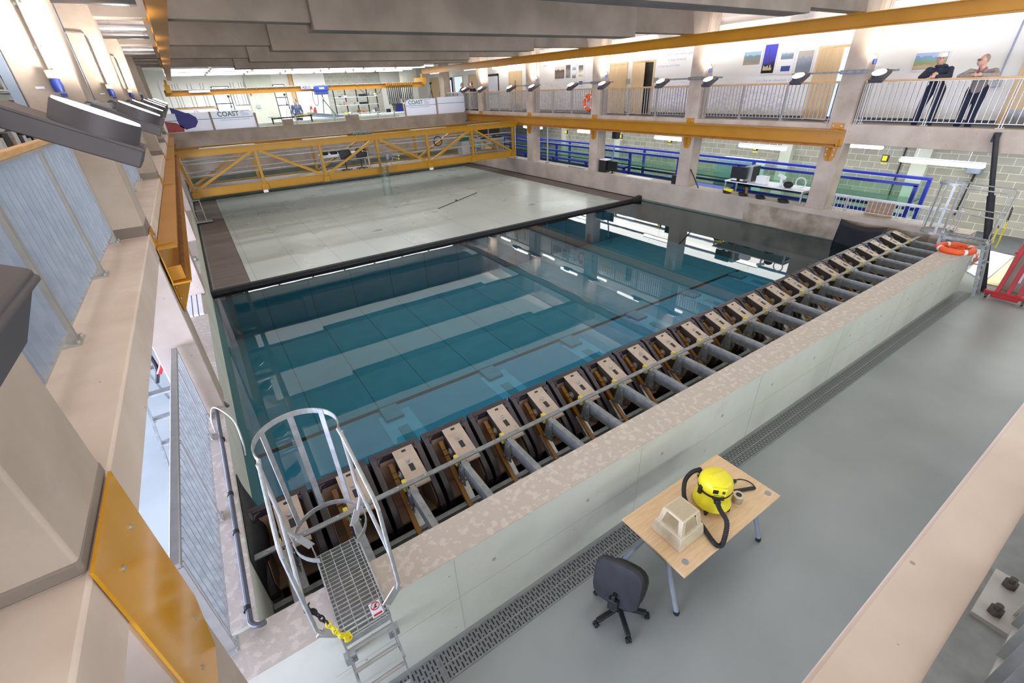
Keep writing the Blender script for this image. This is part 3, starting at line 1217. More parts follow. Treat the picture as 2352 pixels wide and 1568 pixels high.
# ---------------------------------------------------------------- desk group
t = thing('desk', (4.13, -2.34, 0), 'beech topped desk with grey steel legs standing by the drain', 'desk')
b = MB()
b.box(3.32, 4.94, -2.735, -1.95, .705, .73)
b.build('desk_top', 'beech', t, bevel=.004)
for x in (3.45, 4.86):
    g = MB()
    g.cyl((x, -2.64, .7301), (x, -2.64, .734), .033, n=20)
    g.cyl((x + .006, -2.64, .734), (x + .006, -2.64, .7355), .022, n=16)
    g.build('cable_grommet', 'leg', t)
for x in (3.40, 4.86):
    for y0, y1 in ((-2.46, -2.70), (-2.22, -1.99)):
        l = MB()
        l.tube([(x, y0, .69), (x, y1, .04)], .026, 12)
        lg = l.build('leg', 'leg', t)
        f = MB()
        f.lathe([(.028, 0), (.03, .02), (.026, .05)], (x, y1 + (-.004 if y1 < -2.3 else .004), 0), 14)
        f.build('glide', 'black', lg)
    b = MB()
    b.box(x - .03, x + .03, -2.68, -2.0, .66, .705)
    b.prism([(-2.55, .66), (-2.13, .66), (-2.22, .58), (-2.46, .58)], 'x', x - .012, x + .012)
    b.build('end_frame', 'leg', t)
MB().box(3.40, 4.86, -2.36, -2.32, .62, .69).build('stretcher', 'leg', t)

# step stool
t = thing('step_stool', (3.66, -2.38, .73), 'cream plastic step stool standing on the desk', 'step stool')


def ring4(x0, x1, y0, y1, z):
    return [(x0, y0, z), (x1, y0, z), (x1, y1, z), (x0, y1, z)]


def loft(b_, rings, capb=True, capt=True):
    vs = [p for r in rings for p in r]
    n = len(rings[0])
    fs = []
    for i in range(len(rings) - 1):
        for k in range(n):
            l = (k + 1) % n
            fs.append((i * n + k, i * n + l, (i + 1) * n + l, (i + 1) * n + k))
    if capb:
        fs.append(tuple(range(n - 1, -1, -1)))
    if capt:
        fs.append(tuple(range((len(rings) - 1) * n, len(rings) * n)))
    b_.add(vs, fs)


b = MB()
loft(b, [ring4(3.475, 3.855, -2.555, -2.195, .731), ring4(3.495, 3.835, -2.535, -2.215, .885), ring4(3.51, 3.82, -2.52, -2.23, .895)])
b.build('base', 'stool', t, bevel=.018)
b = MB()
loft(b, [ring4(3.525, 3.785, -2.50, -2.255, 1.055), ring4(3.53, 3.78, -2.495, -2.26, 1.075)])
b.build('step', 'stool', t, bevel=.008)
for sx, sy in ((0, 0), (1, 0), (1, 1), (0, 1)):
    xb, yb = (3.512, 3.818)[sx], (-2.518, -2.232)[sy]
    xt, yt = (3.528, 3.782)[sx], (-2.497, -2.258)[sy]
    ix, iy = (1, -1)[sx], (1, -1)[sy]
    w0, w1 = .045, .05
    b = MB()
    loft(b, [[(xb, yb, .885), (xb + ix * w0, yb, .885), (xb + ix * w0, yb + iy * .014, .885), (xb + ix * .014, yb + iy * w0, .885), (xb, yb + iy * w0, .885)][::ix * iy],
             [(xt, yt, 1.06), (xt + ix * w1, yt, 1.06), (xt + ix * w1, yt + iy * .014, 1.06), (xt + ix * .014, yt + iy * w1, 1.06), (xt, yt + iy * w1, 1.06)][::ix * iy]])
    b.build('leg', 'stool', t)
m, nt, b_ = nodes('worn_ribbed_tread')
g = nt.nodes.new('ShaderNodeNewGeometry')
wv = nt.nodes.new('ShaderNodeTexNoise')
wv.inputs['Scale'].default_value = 40
nt.links.new(g.outputs['Position'], wv.inputs[0])
r = nt.nodes.new('ShaderNodeValToRGB')
r.color_ramp.elements[0].color = lin('#b4a688')
r.color_ramp.elements[1].color = lin('#c6b99c')
nt.links.new(wv.outputs['Fac'], r.inputs[0])
nt.links.new(r.outputs[0], b_.inputs['Base Color'])
MT['tread'] = m
b = MB()
b.box(3.552, 3.758, -2.478, -2.277, 1.0748, 1.0768)
b.box(3.60, 3.71, -2.43, -2.325, 1.0768, 1.0782)
b.build('tread_ribs', 'tread', t)

# vacuum cleaner
vx, vy = 4.23, -2.36
t = thing('vacuum_cleaner', (vx, vy, .73), 'yellow tub vacuum cleaner with black hose standing on the desk', 'vacuum cleaner')
b = MB()
b.lathe([(.14, .785), (.185, .79), (.195, .815), (.185, .84), (.172, .87), (.165, .95), (.16, .985)], (vx, vy, 0), 36)
b.build('tub', 'vac', t)
b = MB()
b.lathe([(.163, .985), (.168, .992), (.168, 1.008), (.16, 1.015)], (vx, vy, 0), 36)
b.build('collar', 'black', t)
b = MB()
b.lathe([(.162, 1.012), (.17, 1.03), (.168, 1.08), (.158, 1.115), (.135, 1.15), (.10, 1.172), (.05, 1.185), (.01, 1.188)], (vx, vy, 0), 36)
hd = b.build('head', 'vac', t)
b = MB()
b.bar((vx - .09, vy + .03, 1.176), (vx + .09, vy - .03, 1.176), .03, .028)
b.build('carry_handle', 'vac', hd, bevel=.008)
FR = Matrix.Translation((vx, vy, 1.075)) @ Euler((0, 0, math.radians(-136))).to_matrix().to_4x4()
b = MB(FR)
b.box(.13, .172, -.075, .085, -.05, .06)
b.build('front_panel', 'vac', hd, bevel=.02)
b = MB(FR)
b.box(.172, .178, -.062, -.012, -.002, .045)
b.box(.178, .181, -.048, -.026, .012, .032)
b.build('socket', 'black', hd)
b = MB(FR)
b.box(.172, .178, .028, .052, .005, .038)
b.build('switch', 'bearing', hd)
o = text('lettering', 'K\u00c4RCHER', 'black', (0, 0, 0), .022, (0, 0, 0), None, 'CENTER', .0006)
o.matrix_world = FR @ Matrix.Translation((.1735, .002, -.036)) @ Euler((PI / 2, 0, PI / 2)).to_matrix().to_4x4()
mw = o.matrix_world.copy()
mw.translation -= parent_loc(hd)
o.parent = hd
o.matrix_local = mw
b = MB(FR)
b.box(.12, .185, -.055, .06, -.085, -.055)
b.cyl((.15, 0, -.10), (.20, 0, -.115), .034)
b.build('hose_inlet', 'black', t, bevel=.01)
for a in (20, 110, 200, 290):
    ca, sa = math.cos(math.radians(a)), math.sin(math.radians(a))
    c = MB()
    c.box(vx + ca * .17 - .02, vx + ca * .17 + .02, vy + sa * .17 - .02, vy + sa * .17 + .02, .762, .80)
    c.ell((vx + ca * .18, vy + sa * .18, .752), (.021, .016, .021), 10, 7)
    c.build('caster', 'black', t)
for a in (70, 160, -20):
    ca, sa = math.cos(math.radians(a)), math.sin(math.radians(a))
    c = MB()
    c.box(vx + ca * .17 - .025, vx + ca * .17 + .025, vy + sa * .17 - .02, vy + sa * .17 + .02, .96, 1.06)
    c.build('clip', 'black', t, bevel=.006)


def smooth_path(pts, n=8):
    pts = [Vector(p) for p in pts]
    out = []
    for i in range(len(pts) - 1):
        p0, p1, p2, p3 = pts[max(i - 1, 0)], pts[i], pts[i + 1], pts[min(i + 2, len(pts) - 1)]
        for k in range(n):
            u = k / n
            out.append(0.5 * ((2 * p1) + (p2 - p0) * u + (2 * p0 - 5 * p1 + 4 * p2 - p3) * u * u + (3 * p1 - p0 - 3 * p2 + p3) * u ** 3))
    out.append(pts[-1])
    return out


def corr(path, r, amp=.002):
    out = []
    n = len(path)
    for i in range(n):
        out.append(r + (amp if i % 2 else -amp))
    return out


hp = FR @ Vector((.19, 0, -.11))
path = smooth_path([hp, hp + Vector((-.04, -.06, -.015)), (4.02, -2.66, .90), (3.93, -2.72, .80), (3.85, -2.74, .762), (3.83, -2.68, .757), (3.90, -2.50, .757), (3.96, -2.34, .757), (4.02, -2.18, .80), (4.10, -2.10, .92), (4.20, -2.10, 1.0), (4.30, -2.14, 1.02)], 14)
MB().tube(path, corr(path, .0235), 12).build('hose', 'rubber', t)
b = MB()
b.tube(smooth_path([(4.36, -2.36, 1.0), (4.48, -2.40, .76), (4.70, -2.46, .737), (4.82, -2.50, .737), (4.84, -2.42, .737), (4.78, -2.34, .737), (4.66, -2.32, .737)], 8), .005, 6)
b.build('power_cord', 'black', t)
t = thing('floor_nozzle', (4.52, -2.03, .73), 'flat black floor nozzle lying behind the yellow vacuum on the desk', 'vacuum nozzle')
MB().box(4.50, 4.56, -2.14, -1.97, .731, .765).build('nozzle_body', 'black', t, bevel=.01)
MB().tube([(4.50, -2.06, .752), (4.43, -2.06, .768)], .018, 10).build('neck', 'black', t)
t = thing('vacuum_wand', (4.70, -2.47, .73), 'short black vacuum tube lying along the desk beside the paper filter', 'vacuum tube')
MB().tube([(4.58, -2.42, .75), (4.80, -2.52, .75)], .019, 12).build('tube', 'black', t)
t = thing('hose_handle', (4.66, -2.33, .73), 'short black hose handle lying behind the other vacuum tube on the desk', 'vacuum tube')
MB().tube([(4.58, -2.26, .75), (4.72, -2.34, .75)], .019, 12).build('tube', 'black', t)
MB().tube([(4.62, -2.29, .75), (4.62, -2.35, .75), (4.58, -2.38, .75)], .016, 8).build('grip', 'black', t)
t = thing('filter_cartridge', (4.48, -2.51, .73), 'beige pleated filter cartridge standing on the desk beside the vacuum', 'filter')
pr_ = []
b = MB()
vs = []
nn = 60
for z in (.735, .835):
    for k in range(nn):
        a = 2 * PI * k / nn
        rr = .05 + (.004 if k % 2 else -.004)
        vs.append((4.48 + rr * math.cos(a), -2.51 + rr * math.sin(a), z))
b.add(vs, [(k, (k + 1) % nn, nn + (k + 1) % nn, nn + k) for k in range(nn)])
b.build('pleats', 'filter', t, smooth=False)
for z in (.731, .832):
    MB().lathe([(.03, 0), (.056, 0), (.056, .01), (.03, .01)], (4.48, -2.51, z), 24).build('end_ring', 'stool', t)
MB().cyl((4.48, -2.51, .80), (4.48, -2.51, .8435), .03, n=18).build('core', 'black', t)

# office chair, turned away from the camera
t = thing('office_chair', (2.95, -2.36, 0), 'black swivel office chair on casters beside the desk', 'chair')
ca = math.radians(32)
CM = Matrix.Translation((2.93, -2.36, 0)) @ Euler((0, 0, math.radians(24))).to_matrix().to_4x4()
b = MB(CM)
b.cyl((0, 0, .06), (0, 0, .11), .04)
b.cyl((0, 0, .1), (0, 0, .40), .025)
b.build('gas_column', 'black', t)
for k in range(5):
    a = math.radians(72 * k + 4)
    c, s_ = math.cos(a), math.sin(a)
    l = MB(CM)
    l.bar((0, 0, .10), (c * .27, s_ * .27, .075), .05, .035)
    lg = l.build('base_leg', 'black', t, bevel=.008)
    w_ = MB(CM)
    w_.cyl((c * .28 - s_ * .026, s_ * .28 + c * .026, .027), (c * .28 - s_ * .006, s_ * .28 + c * .006, .027), .027)
    w_.cyl((c * .28 + s_ * .006, s_ * .28 - c * .006, .027), (c * .28 + s_ * .026, s_ * .28 - c * .026, .027), .027)
    w_.cyl((c * .28, s_ * .28, .03), (c * .28, s_ * .28, .08), .01)
    w_.build('caster', 'black', lg)


def pad_mesh(b_, sx, sy, sz, Mx, pw=3.2):
    n = 28
    rings = []
    for f, zz in ((.80, -1), (.96, -.8), (1, -.2), (1, .3), (.95, .8), (.78, 1), (.4, 1.12), (.02, 1.15)):
        ring = []
        for k in range(n):
            a = 2 * PI * k / n
            c, s_ = math.cos(a), math.sin(a)
            r_ = (abs(c) ** pw + abs(s_) ** pw) ** (-1 / pw)
            ring.append(Mx @ Vector((sx * f * r_ * c, sy * f * r_ * s_, sz * zz)))
        rings.append(ring)
    loft(b_, rings)


b = MB()
pad_mesh(b, .22, .22, .04, CM @ Matrix.Translation((.05, 0, .465)))
b.build('seat', 'rubber', t)
b = MB(CM)
b.box(-.12, .13, -.07, .07, .385, .43)
b.build('mechanism', 'black', t, bevel=.01)
b = MB()
BM = CM @ Matrix.Translation((-.19, 0, .765)) @ Euler((0, math.radians(-80), 0)).to_matrix().to_4x4()
pad_mesh(b, .255, .225, .034, BM, 4.2)
b.build('backrest', 'rubber', t)
b = MB(CM)
b.strip([(-.08, 0, .40), (-.235, 0, .44), (-.275, 0, .52), (-.262, 0, .70)], .06, .03, (0, 1, 0))
b.box(-.30, -.262, -.045, .045, .50, .64)
b.build('back_bracket', 'black', t, bevel=.006)
# ---------------------------------------------------------------- yellow runway beams and brackets
def runway(side):
    if side == 'left':
        xa, xb, xi = .10, .285, .085
        t = thing('runway_beam', (.19, 12, 2.9), 'long yellow bridge runway beam bolted along the left columns', 'crane beam')
    else:
        xa, xb, xi = 15.40, 15.585, 15.60
        t = thing('runway_beam', (15.5, 12, 2.9), 'long yellow bridge runway beam bolted along the right columns under the gallery', 'crane beam')
    y0, y1 = (2.02, 23.2)
    b = MB()
    b.box(xa, xb, y0, y1, 3.335, 3.355)
    b.box(xa, xb, y0, y1, 2.93, 2.95)
    xw = xa + .002 if side == 'left' else xb - .014
    b.box(xw, xw + .012, y0, y1, 2.95, 3.335)
    b.build('beam', 'orange', t)
    xr = (xa + xb) / 2 + (.03 if side == 'left' else -.03)
    MB().box(xr - .02, xr + .02, y0 + .15, y1, 2.95, 2.985).build('rail', mat('rusty_rail', '#7a4a26', '#94602f', 6, .6), t)
    for y in CY[:5]:
        yc = y + .26
        p = MB()
        if side == 'left':
            p.box(.088, .10, yc - .16, yc + .16, 3.33, 3.52)
            p.box(.10, .25, yc - .09, yc + .09, 3.356, 3.372)
            bx = (.10, .115)
        else:
            p.box(15.588, 15.60, yc - .16, yc + .16, 3.30, 3.52)
            p.box(15.44, 15.588, yc - .09, yc + .09, 3.356, 3.372)
            bx = (15.575, 15.588)
        p.build('top_bracket', 'orange', t)
        p = MB()
        x0, x1 = (.088, .10) if side == 'left' else (15.588, 15.60)
        p.prism([(yc - .16, 2.93), (yc + .16, 2.93), (yc + .16, 2.72), (yc + .09, 2.55), (yc - .09, 2.55), (yc - .16, 2.72)], 'x', x0, x1)
        if side == 'left':
            p.prism([(.10, 2.93), (.285, 2.93), (.10, 2.55)], 'y', yc - .008, yc + .008)
        else:
            p.prism([(15.588, 2.93), (15.40, 2.93), (15.588, 2.55)], 'y', yc - .008, yc + .008)
        p.build('lower_bracket', 'orange', t)
        for yy, zz in ((-.1, 3.45), (.1, 3.45), (-.09, 2.86), (.09, 2.86), (-.09, 2.72), (.09, 2.72)):
            p = MB()
            p.cyl((bx[0] + .005, yc + yy, zz), (bx[1] if side == 'left' else bx[0] - .012, yc + yy, zz), .022, n=8)
            p.build('bolt', 'galv', t)
    p = MB()
    if side == 'left':
        p.box(.112, .24, 2.1, 2.12, 2.96, 3.12)
    else:
        p.box(15.45, 15.57, 2.1, 2.12, 2.96, 3.12)
    p.build('end_stop', 'orange', t)
    return t


runway('left')
runway('right')
t = thing('mounting_plate', (.1, -2.32, 3.0), 'large glossy yellow steel plate bolted to the nearest left column', 'steel plate')
MB().prism([(-2.60, 3.52), (-2.10, 3.52), (-2.10, 2.70), (-2.22, 2.46), (-2.45, 2.46), (-2.60, 2.70)], 'x', .095, .105).build('plate', mat('glossy_yellow_plate', '#cf9205', '#d3970a', 2, .12), t)
for y, z in ((-2.46, 3.36), (-2.24, 3.34), (-2.44, 2.66), (-2.24, 2.72)):
    MB().cyl((.105, y, z), (.113, y, z), .009, n=10).build('bolt', 'galv', t)

# upper crane rails
for nm, xa, xb, lb in (('crane_rail', .80, .985, 'yellow overhead crane rail under the roof beams on the left'), ('crane_rail', 14.75, 14.93, 'yellow overhead crane rail under the roof beams in front of the right columns')):
    t = thing(nm, ((xa + xb) / 2, 12, 5.6), lb, 'crane rail')
    b = MB()
    b.box(xa, xb, -7.5, 27.6, 5.60, 5.622)
    b.box(xa, xb, -7.5, 27.6, 5.885, 5.905)
    b.box((xa + xb) / 2 - .008, (xa + xb) / 2 + .008, -7.5, 27.6, 5.62, 5.89)
    b.build('beam', 'orange', t)
    for y in CY[:5]:
        p = MB()
        p.box(xa - .08, xb + .08, y + .12, y + .40, 5.905, 5.93)
        p.build('hanger_plate', 'orange', t)

# ---------------------------------------------------------------- access bridge
t = thing('access_bridge', (7.75, 18.3, 1.45), 'yellow steel truss walkway bridge spanning the tank', 'bridge')
PX = [.36 + i * 2.466 for i in range(7)]
FY, BY = 17.6, 19.15
Z0, Z1, Z2, Z3 = 1.42, 1.72, 2.86, 3.10
for y, nm in ((FY, 'front'), (BY, 'rear')):
    s = -1 if nm == 'front' else 1
    b = MB()
    b.box(.12, 15.40, y - .03, y + .03, Z2, Z3)
    b.box(.12, 15.40, y - .08, y + .08, Z3 - .02, Z3)
    b.build('top_chord', 'yellow', t)
    b = MB()
    b.box(.30, 15.30, y - .01, y + .01, Z0, Z1)
    b.box(.30, 15.30, y - .07, y + .05, Z0, Z0 + .02)
    b.box(.30, 15.30, y - .035, y + .05, Z1 - .02, Z1)
    b.build('bottom_chord', 'yellow', t)
    for i, x in enumerate(PX):
        b = MB()
        dx = -.16 if i == 0 else 0
        b.bar((x + dx, y, Z2 + .02), (x, y, Z0 + .05), .10, .10, (0, 1, 0))
        b.box(x - .12, x + .12, y + s * .0 - .075, y + .075, Z0 - .02, Z0 + .20)
        b.build('post', 'yellow', t)
    for i in range(6):
        up = i % 2 == 0
        xa, xb = PX[i], PX[i + 1]
        b = MB()
        b.bar((xa + .12, y, Z1 - .02 if up else Z2 + .02), (xb - .12, y, Z2 + .02 if up else Z1 - .02), .09, .10, (0, 1, 0))
        b.build('diagonal', 'yellow', t)
    for z in (2.16, 2.60):
        MB().tube([(.25, y - s * .10, z), (15.25, y - s * .10, z)], .024, 8).build('guard_tube', 'galv', t)
MT['deck'] = grating_mat('bridge_deck_grating', '#a79f9a', '#6f6865', .06, 0, .6, .6, .3)
MB().box(.2, 15.35, FY + .03, BY - .03, 1.63, 1.67).build('deck', 'deck', t)
for x in (1.0, 4.7, 9.5, 12.6):
    MB().box(x, x + 1.9, FY + .12, FY + .30, Z3 - .02, Z3 + .02).build('cable_tray', 'galv', t)
MB().tube([(6.9, 18.0, Z3 + .06), (7.7, 17.9, Z3 + .06)], .07, 12).build('hose_coil', mat('green_coil', '#4f5f5a', '#879792', 30, .6, lo=.48, hi=.52), t)
for x in (.10, 15.32):
    b = MB()
    b.box(x, x + .09, FY - .15, BY + .15, 2.93 + .06, 3.10)
    b.build('end_carriage', 'yellow', t)
# bridge cable coil hanging from the rear tube
tt = thing('cable_coil', (11.45, 19.0, 2.35), 'small black coil of cable hung on the far side tubes of the yellow bridge', 'cable coil')
b = MB()
for k in range(4):
    b.torus((11.45, 18.98 + k * .02, 2.40), .22 + .01 * (k % 2), .012, 24, 6, 'y')
b.build('cable', 'rubber', tt)


def bench(name, x0, x1, y0, y1, z0, z1, label, topm='whitep', legm='galv', cat='desk', zfar=None):
    t = thing(name, ((x0 + x1) / 2, (y0 + y1) / 2, z0), label, cat)
    MB().box(x0, x1, y0, y1, z1 - .03, z1).build('table_top', topm, t)
    for x in (x0 + .04, x1 - .04):
        for y in (y0 + .04, y1 - .04):
            MB().box(x - .02, x + .02, y - .02, y + .02, z0 if (zfar is None or x < (x0 + x1) / 2) else zfar, z1 - .03).build('leg', legm, t)
    MB().box(x0 + .04, x1 - .04, y0 + .03, y0 + .05, z1 - .10, z1 - .03).build('apron', legm, t)
    return t


def monitor(c, w, h, label, ang=0, z0=None):
    t = thing('monitor', c, label, 'monitor')
    Mx = Matrix.Translation(c) @ Euler((0, 0, ang)).to_matrix().to_4x4()
    b = MB(Mx)
    b.box(-w / 2, w / 2, -.02, .02, .10, .10 + h)
    b.build('screen_case', 'black', t, bevel=.006)
    MB(Mx).box(-w / 2 + .012, w / 2 - .012, .0201, .0206, .115, .085 + h).build('screen', mat('dark_screen', '#101216', '#15181d', 2, .15), t)
    b = MB(Mx)
    b.box(-.03, .03, -.04, -.02, 0, .25)
    b.box(-.10, .10, -.09, .07, 0, .012)
    b.build('stand', 'black', t)
    return t


bench('bridge_desk', 5.35, 7.4, 17.85, 18.5, 1.67, 2.40, 'pale desk standing on the middle of the yellow bridge deck')
bench('bridge_desk', 13.0, 14.8, 17.9, 18.6, 1.67, 2.38, 'grey desk with screens on the far end of the yellow bridge deck', 'galv')
monitor((13.75, 18.3, 2.38), .62, .42, 'black monitor, the one nearer the middle of the bridge end desk', .1)
monitor((14.45, 18.3, 2.38), .62, .42, 'black monitor, the one nearest the gallery on the bridge end desk', -.1)
for x, lb in ((13.75, 'black keyboard and box below the inner screen on the bridge end desk'), (14.45, 'black keyboard and box below the outer screen on the bridge end desk')):
    tag(MB().box(x - .26, x + .26, 17.95, 18.15, 2.381, 2.44).build('equipment_box', 'black', bevel=.01), lb, 'equipment')
for x, lb in ((6.35, 'black office chair on the bridge, the one hidden by a diagonal'), (7.05, 'black office chair on the bridge, the one in clear view beside the acrylic tube')):
    c = thing('bridge_chair', (x, 17.95, 1.67), lb, 'chair', 'chairs on the yellow bridge')
    b = MB()
    pad_mesh(b, .26, .22, .03, Matrix.Translation((x, 17.80, 2.36)) @ Euler((PI / 2, 0, 0)).to_matrix().to_4x4())
    b.build('backrest', 'black', c)
    b = MB()
    pad_mesh(b, .24, .22, .03, Matrix.Translation((x, 18.05, 2.12)))
    b.build('seat', 'black', c)
    b = MB()
    b.cyl((x, 18.05, 1.72), (x, 18.05, 2.10), .025)
    for k in range(5):
        a = 2 * PI * k / 5
        b.bar((x, 18.05, 1.74), (x + .26 * math.cos(a), 18.05 + .26 * math.sin(a), 1.70), .04, .03)
    b.box(x - .03, x + .03, 17.82, 18.0, 2.09, 2.14)
    b.build('base', 'black', c)
for i, (x, lb) in enumerate(((5.55, 'black bundle of cable at the left end of the bridge desk'), (5.95, 'black bundle of cable second along the bridge desk'), (6.3, 'black bundle of cable third along the bridge desk'))):
    b = MB()
    for k in range(3):
        b.torus((x, 18.15, 2.42 + k * .03), .13 + .01 * k, .02, 18, 6)
    tag(b.build('cable_bundle', 'rubber'), lb, 'cable coil', 'cable bundles on the bridge desk')
c = thing('storage_cabinet', (12.55, 18.4, 1.67), 'grey steel cabinet with a green box on top at the bridge end', 'cabinet')
MB().box(12.35, 12.8, 18.1, 18.6, 1.67, 2.36).build('body', 'galv', c, bevel=.01)
MB().box(12.37, 12.78, 18.095, 18.1, 1.75, 2.30).build('door', 'rail', c)
c = thing('green_crate', (12.55, 18.4, 2.36), 'dark green lidded box on the grey cabinet at the bridge end', 'box')
MB().box(12.28, 12.82, 18.15, 18.5, 2.36, 2.54).build('body', mat('green_box', '#1f5a52', '#276860', 4, .5), c, bevel=.02)
MB().box(12.26, 12.84, 18.13, 18.52, 2.52, 2.57).build('lid', mat('green_lid', '#2a6c62', '#30766b', 4, .5), c, bevel=.01)
# wave gauge rig on the bridge edge
c = thing('gauge_rig', (7.9, 17.5, 1.7), 'slender metal gauge frame with yellow end caps clamped to the bridge front', 'gauge frame')
b = MB()
b.tube([(7.1, 17.7, 2.45), (8.6, 17.3, 2.13)], .02, 8)
b.tube([(7.4, 17.9, 2.34), (8.55, 17.2, 2.02)], .02, 8)
b.tube([(8.35, 17.35, 2.1), (8.05, 17.35, 1.5)], .018, 8)
b.box(8.0, 8.14, 17.32, 17.45, 2.02, 2.24)
b.build('frame', 'galvd', c)
for p in ((7.1, 17.7, 2.45), (8.6, 17.3, 2.13), (8.55, 17.2, 2.02)):
    MB().ell(p, .035, 8, 6).build('end_cap', 'chainy', c)
c = thing('acrylic_tube', (7.80, 17.35, .5), 'tall clear acrylic cylinder standing on the wet floor under the bridge', 'acrylic tube')
b = MB()
for r in (.20, .19):
    b.tube([(7.80, 17.28, .505), (7.80, 17.28, 2.15)], r, 20)
b.f = [f for f in b.f if len(f) == 4]
b.build('tube', 'clear', c)
c = thing('floor_probe', (11.0, 13.4, .5), 'thin dark rod with a small float lying on the wet floor', 'rod')
b = MB()
b.tube([(8.35, 13.05, .515), (11.1, 14.65, .515)], .012, 6)
b.build('rod', 'rubber', c)
MB().ell((9.55, 13.75, .55), .04, 8, 6).build('float', 'black', c)
for x, y, lb in ((2.78, 17.52, 'small white instrument hung under the bridge at its second post'), (10.24, 17.52, 'small white instrument hung under the bridge at its fifth post')):
    tag(MB().box(x - .08, x + .10, y - .05, y + .05, 1.30, 1.40).build('instrument', 'whitep', bevel=.01), lb, 'instrument')

# movable floor
t = thing('movable_floor', (7.8, 15.6, .3), 'pale wet movable floor panels raised just above the water', 'movable floor')
MB().box(.98, 14.62, 8.98, 22.4, .40, .50).build('panels', 'mfloor', t)
MB().box(.10, .97, 8.98, 22.3, .40, .495).build('edge_grating', 'strip', t)
MB().box(14.63, 15.44, 8.98, 22.9, .40, .495).build('edge_grating', 'strip', t)
b = MB()
b.box(.06, 15.52, 8.83, 8.97, .30, .535)
b.box(.06, 15.52, 8.80, 8.83, .42, .47)
b.build('front_seal', 'rubber', t, bevel=.01)
b = MB()
b.box(.06, .098, 8.9, 22.3, .36, .52)
b.box(15.44, 15.48, 8.9, 22.9, .36, .52)
b.build('side_seal', 'rubber', t)
b = MB()
b.box(.975, .985, 8.98, 22.4, .495, .505)
b.box(14.615, 14.635, 8.98, 22.4, .495, .505)
b.box(.12, .15, 8.98, 20, .497, .50)
b.build('edge_trim', 'galvd', t)
MB().box(.9, 14.7, 22.4, 22.44, .30, .51).build('rear_edge', 'rubber', t)
b = MB()
b.prism([(15.52, .30), (15.52, .62), (15.1, .52), (15.1, .40)], 'y', 8.75, 8.95)
b.build('corner_flap', 'rubber', t)
MB().box(.10, 15.44, 8.86, 8.92, -.9, .30).build('added_front_skirt', 'poolfloor', t)  # added panel hiding the unlit pool floor below the movable floor

# pads and slots on the pool floor ledge
for i in range(6):
    x = 2.5 + i * 2.33
    c = thing('hinge_pad', (x, 2.6, -.88), 'submerged blue hinge pad on the tank ledge, %s from the left wall' % ORD[i], 'hinge pad', 'submerged hinge pads')
    b = MB()
    b.box(x - .32, x + .32, 1.4, 3.3, -.88, -.868)
    b.build('base_plate', mat('pad_blue', '#74b9d4', '#7bc0da', 3, .5), c)
    b = MB()
    b.box(x - .10, x + .10, 2.2, 2.8, -.868, -.85)
    b.box(x - .22, x + .14, 3.05, 3.5, -.868, -.80)
    b.build('hinge', mat('pad_dark', '#5795a8', '#5f9db0', 5, .5), c, bevel=.03)
    MB().box(x + .4, x + .95, 1.3, 1.9, -.88, -.872).build('hatch', mat('hatch_dark', '#49717b', '#517a84', 5, .5), c)
# ---------------------------------------------------------------- railings
BAL = {}


def railing(y0, y1, x, label, side, z0=3.5, z1=4.5, wood=True, step=.117, name='gallery_railing', group=None, depth=.04, bm='bar'):
    t = thing(name, (x, (y0 + y1) / 2, z0), label, 'railing', group)
    tm = 'wood' if wood else 'rail'
    MB().box(x - .03, x + .03, y0, y1, z1 - .03, z1 + .012).build('top_rail', tm, t, bevel=.006)
    b = MB()
    b.box(x - .022, x + .022, y0 + .02, y1 - .02, z1 - .045, z1 - .031)
    b.box(x - .022, x + .022, y0 + .02, y1 - .02, z0 + .085, z0 + .097)
    b.build('flat_rail', 'rail', t)
    key = (depth, z1 - z0, bm)
    if key not in BAL:
        m_ = MB().box(-depth / 2, depth / 2, -.005, .005, .097, z1 - z0 - .045)
        o = m_.build('baluster', bm, None, smooth=False)
        BAL[key] = o.data
        bpy.data.objects.remove(o)
    n = max(2, round((y1 - y0) / step))
    every = 12
    for i in range(n + 1):
        yy = y0 + .04 + (y1 - y0 - .08) * i / n
        if i % every == 0 or i == n:
            p = MB()
            p.box(x - .03, x + .03, yy - .028, yy - .016, z0, z1 - .045)
            p.box(x - .03, x + .03, yy + .016, yy + .028, z0, z1 - .045)
            p.box(x - .05, x + .05, yy - .07, yy + .07, z0, z0 + .014)
            p.cyl((x + .035, yy - .05, z0 + .014), (x + .035, yy - .05, z0 + .03), .012, n=8)
            p.cyl((x + .035, yy + .05, z0 + .014), (x + .035, yy + .05, z0 + .03), .012, n=8)
            p.build('post', 'rail', t)
        else:
            o = bpy.data.objects.new('baluster', BAL[key])
            COL.objects.link(o)
            o.parent = t
            o.location = Vector((x, yy, z0)) - parent_loc(t)
    return t


LAB = ['past the nearest column', 'between the second and third columns', 'between the third and fourth columns', 'between the fourth and fifth columns', 'past the fifth column']
RY_ = [(-2.35, 1.97), (2.55, 6.72), (7.30, 11.57), (12.15, 16.37), (16.95, 21.27), (21.85, 26.05)]
RL = ['two people leaning on it at the near end', 'one lamp bar in front, nearest bay after the people', 'the wave mural behind it', 'the orange life ring on it', 'a window behind it', 'three distant people at it']
RL = ['grey bar railing with timber handrail that two people lean on', 'grey bar railing with timber handrail in the bay next to the two nearer people', 'grey bar railing with timber handrail in front of the half open door',
      'grey bar railing with timber handrail carrying the orange life ring', 'grey bar railing with timber handrail in front of the pale meeting room window', 'short grey bar railing with timber handrail where the distant people stand']
for (a, c), lb in zip(RY_, RL):
    railing(a, c, 15.76, lb, 1, bm='rail')
LY = [(-2.03, 1.97), (2.56, 6.72), (7.30, 11.57), (12.15, 16.37), (16.95, 21.27), (-3.85, -2.62)]
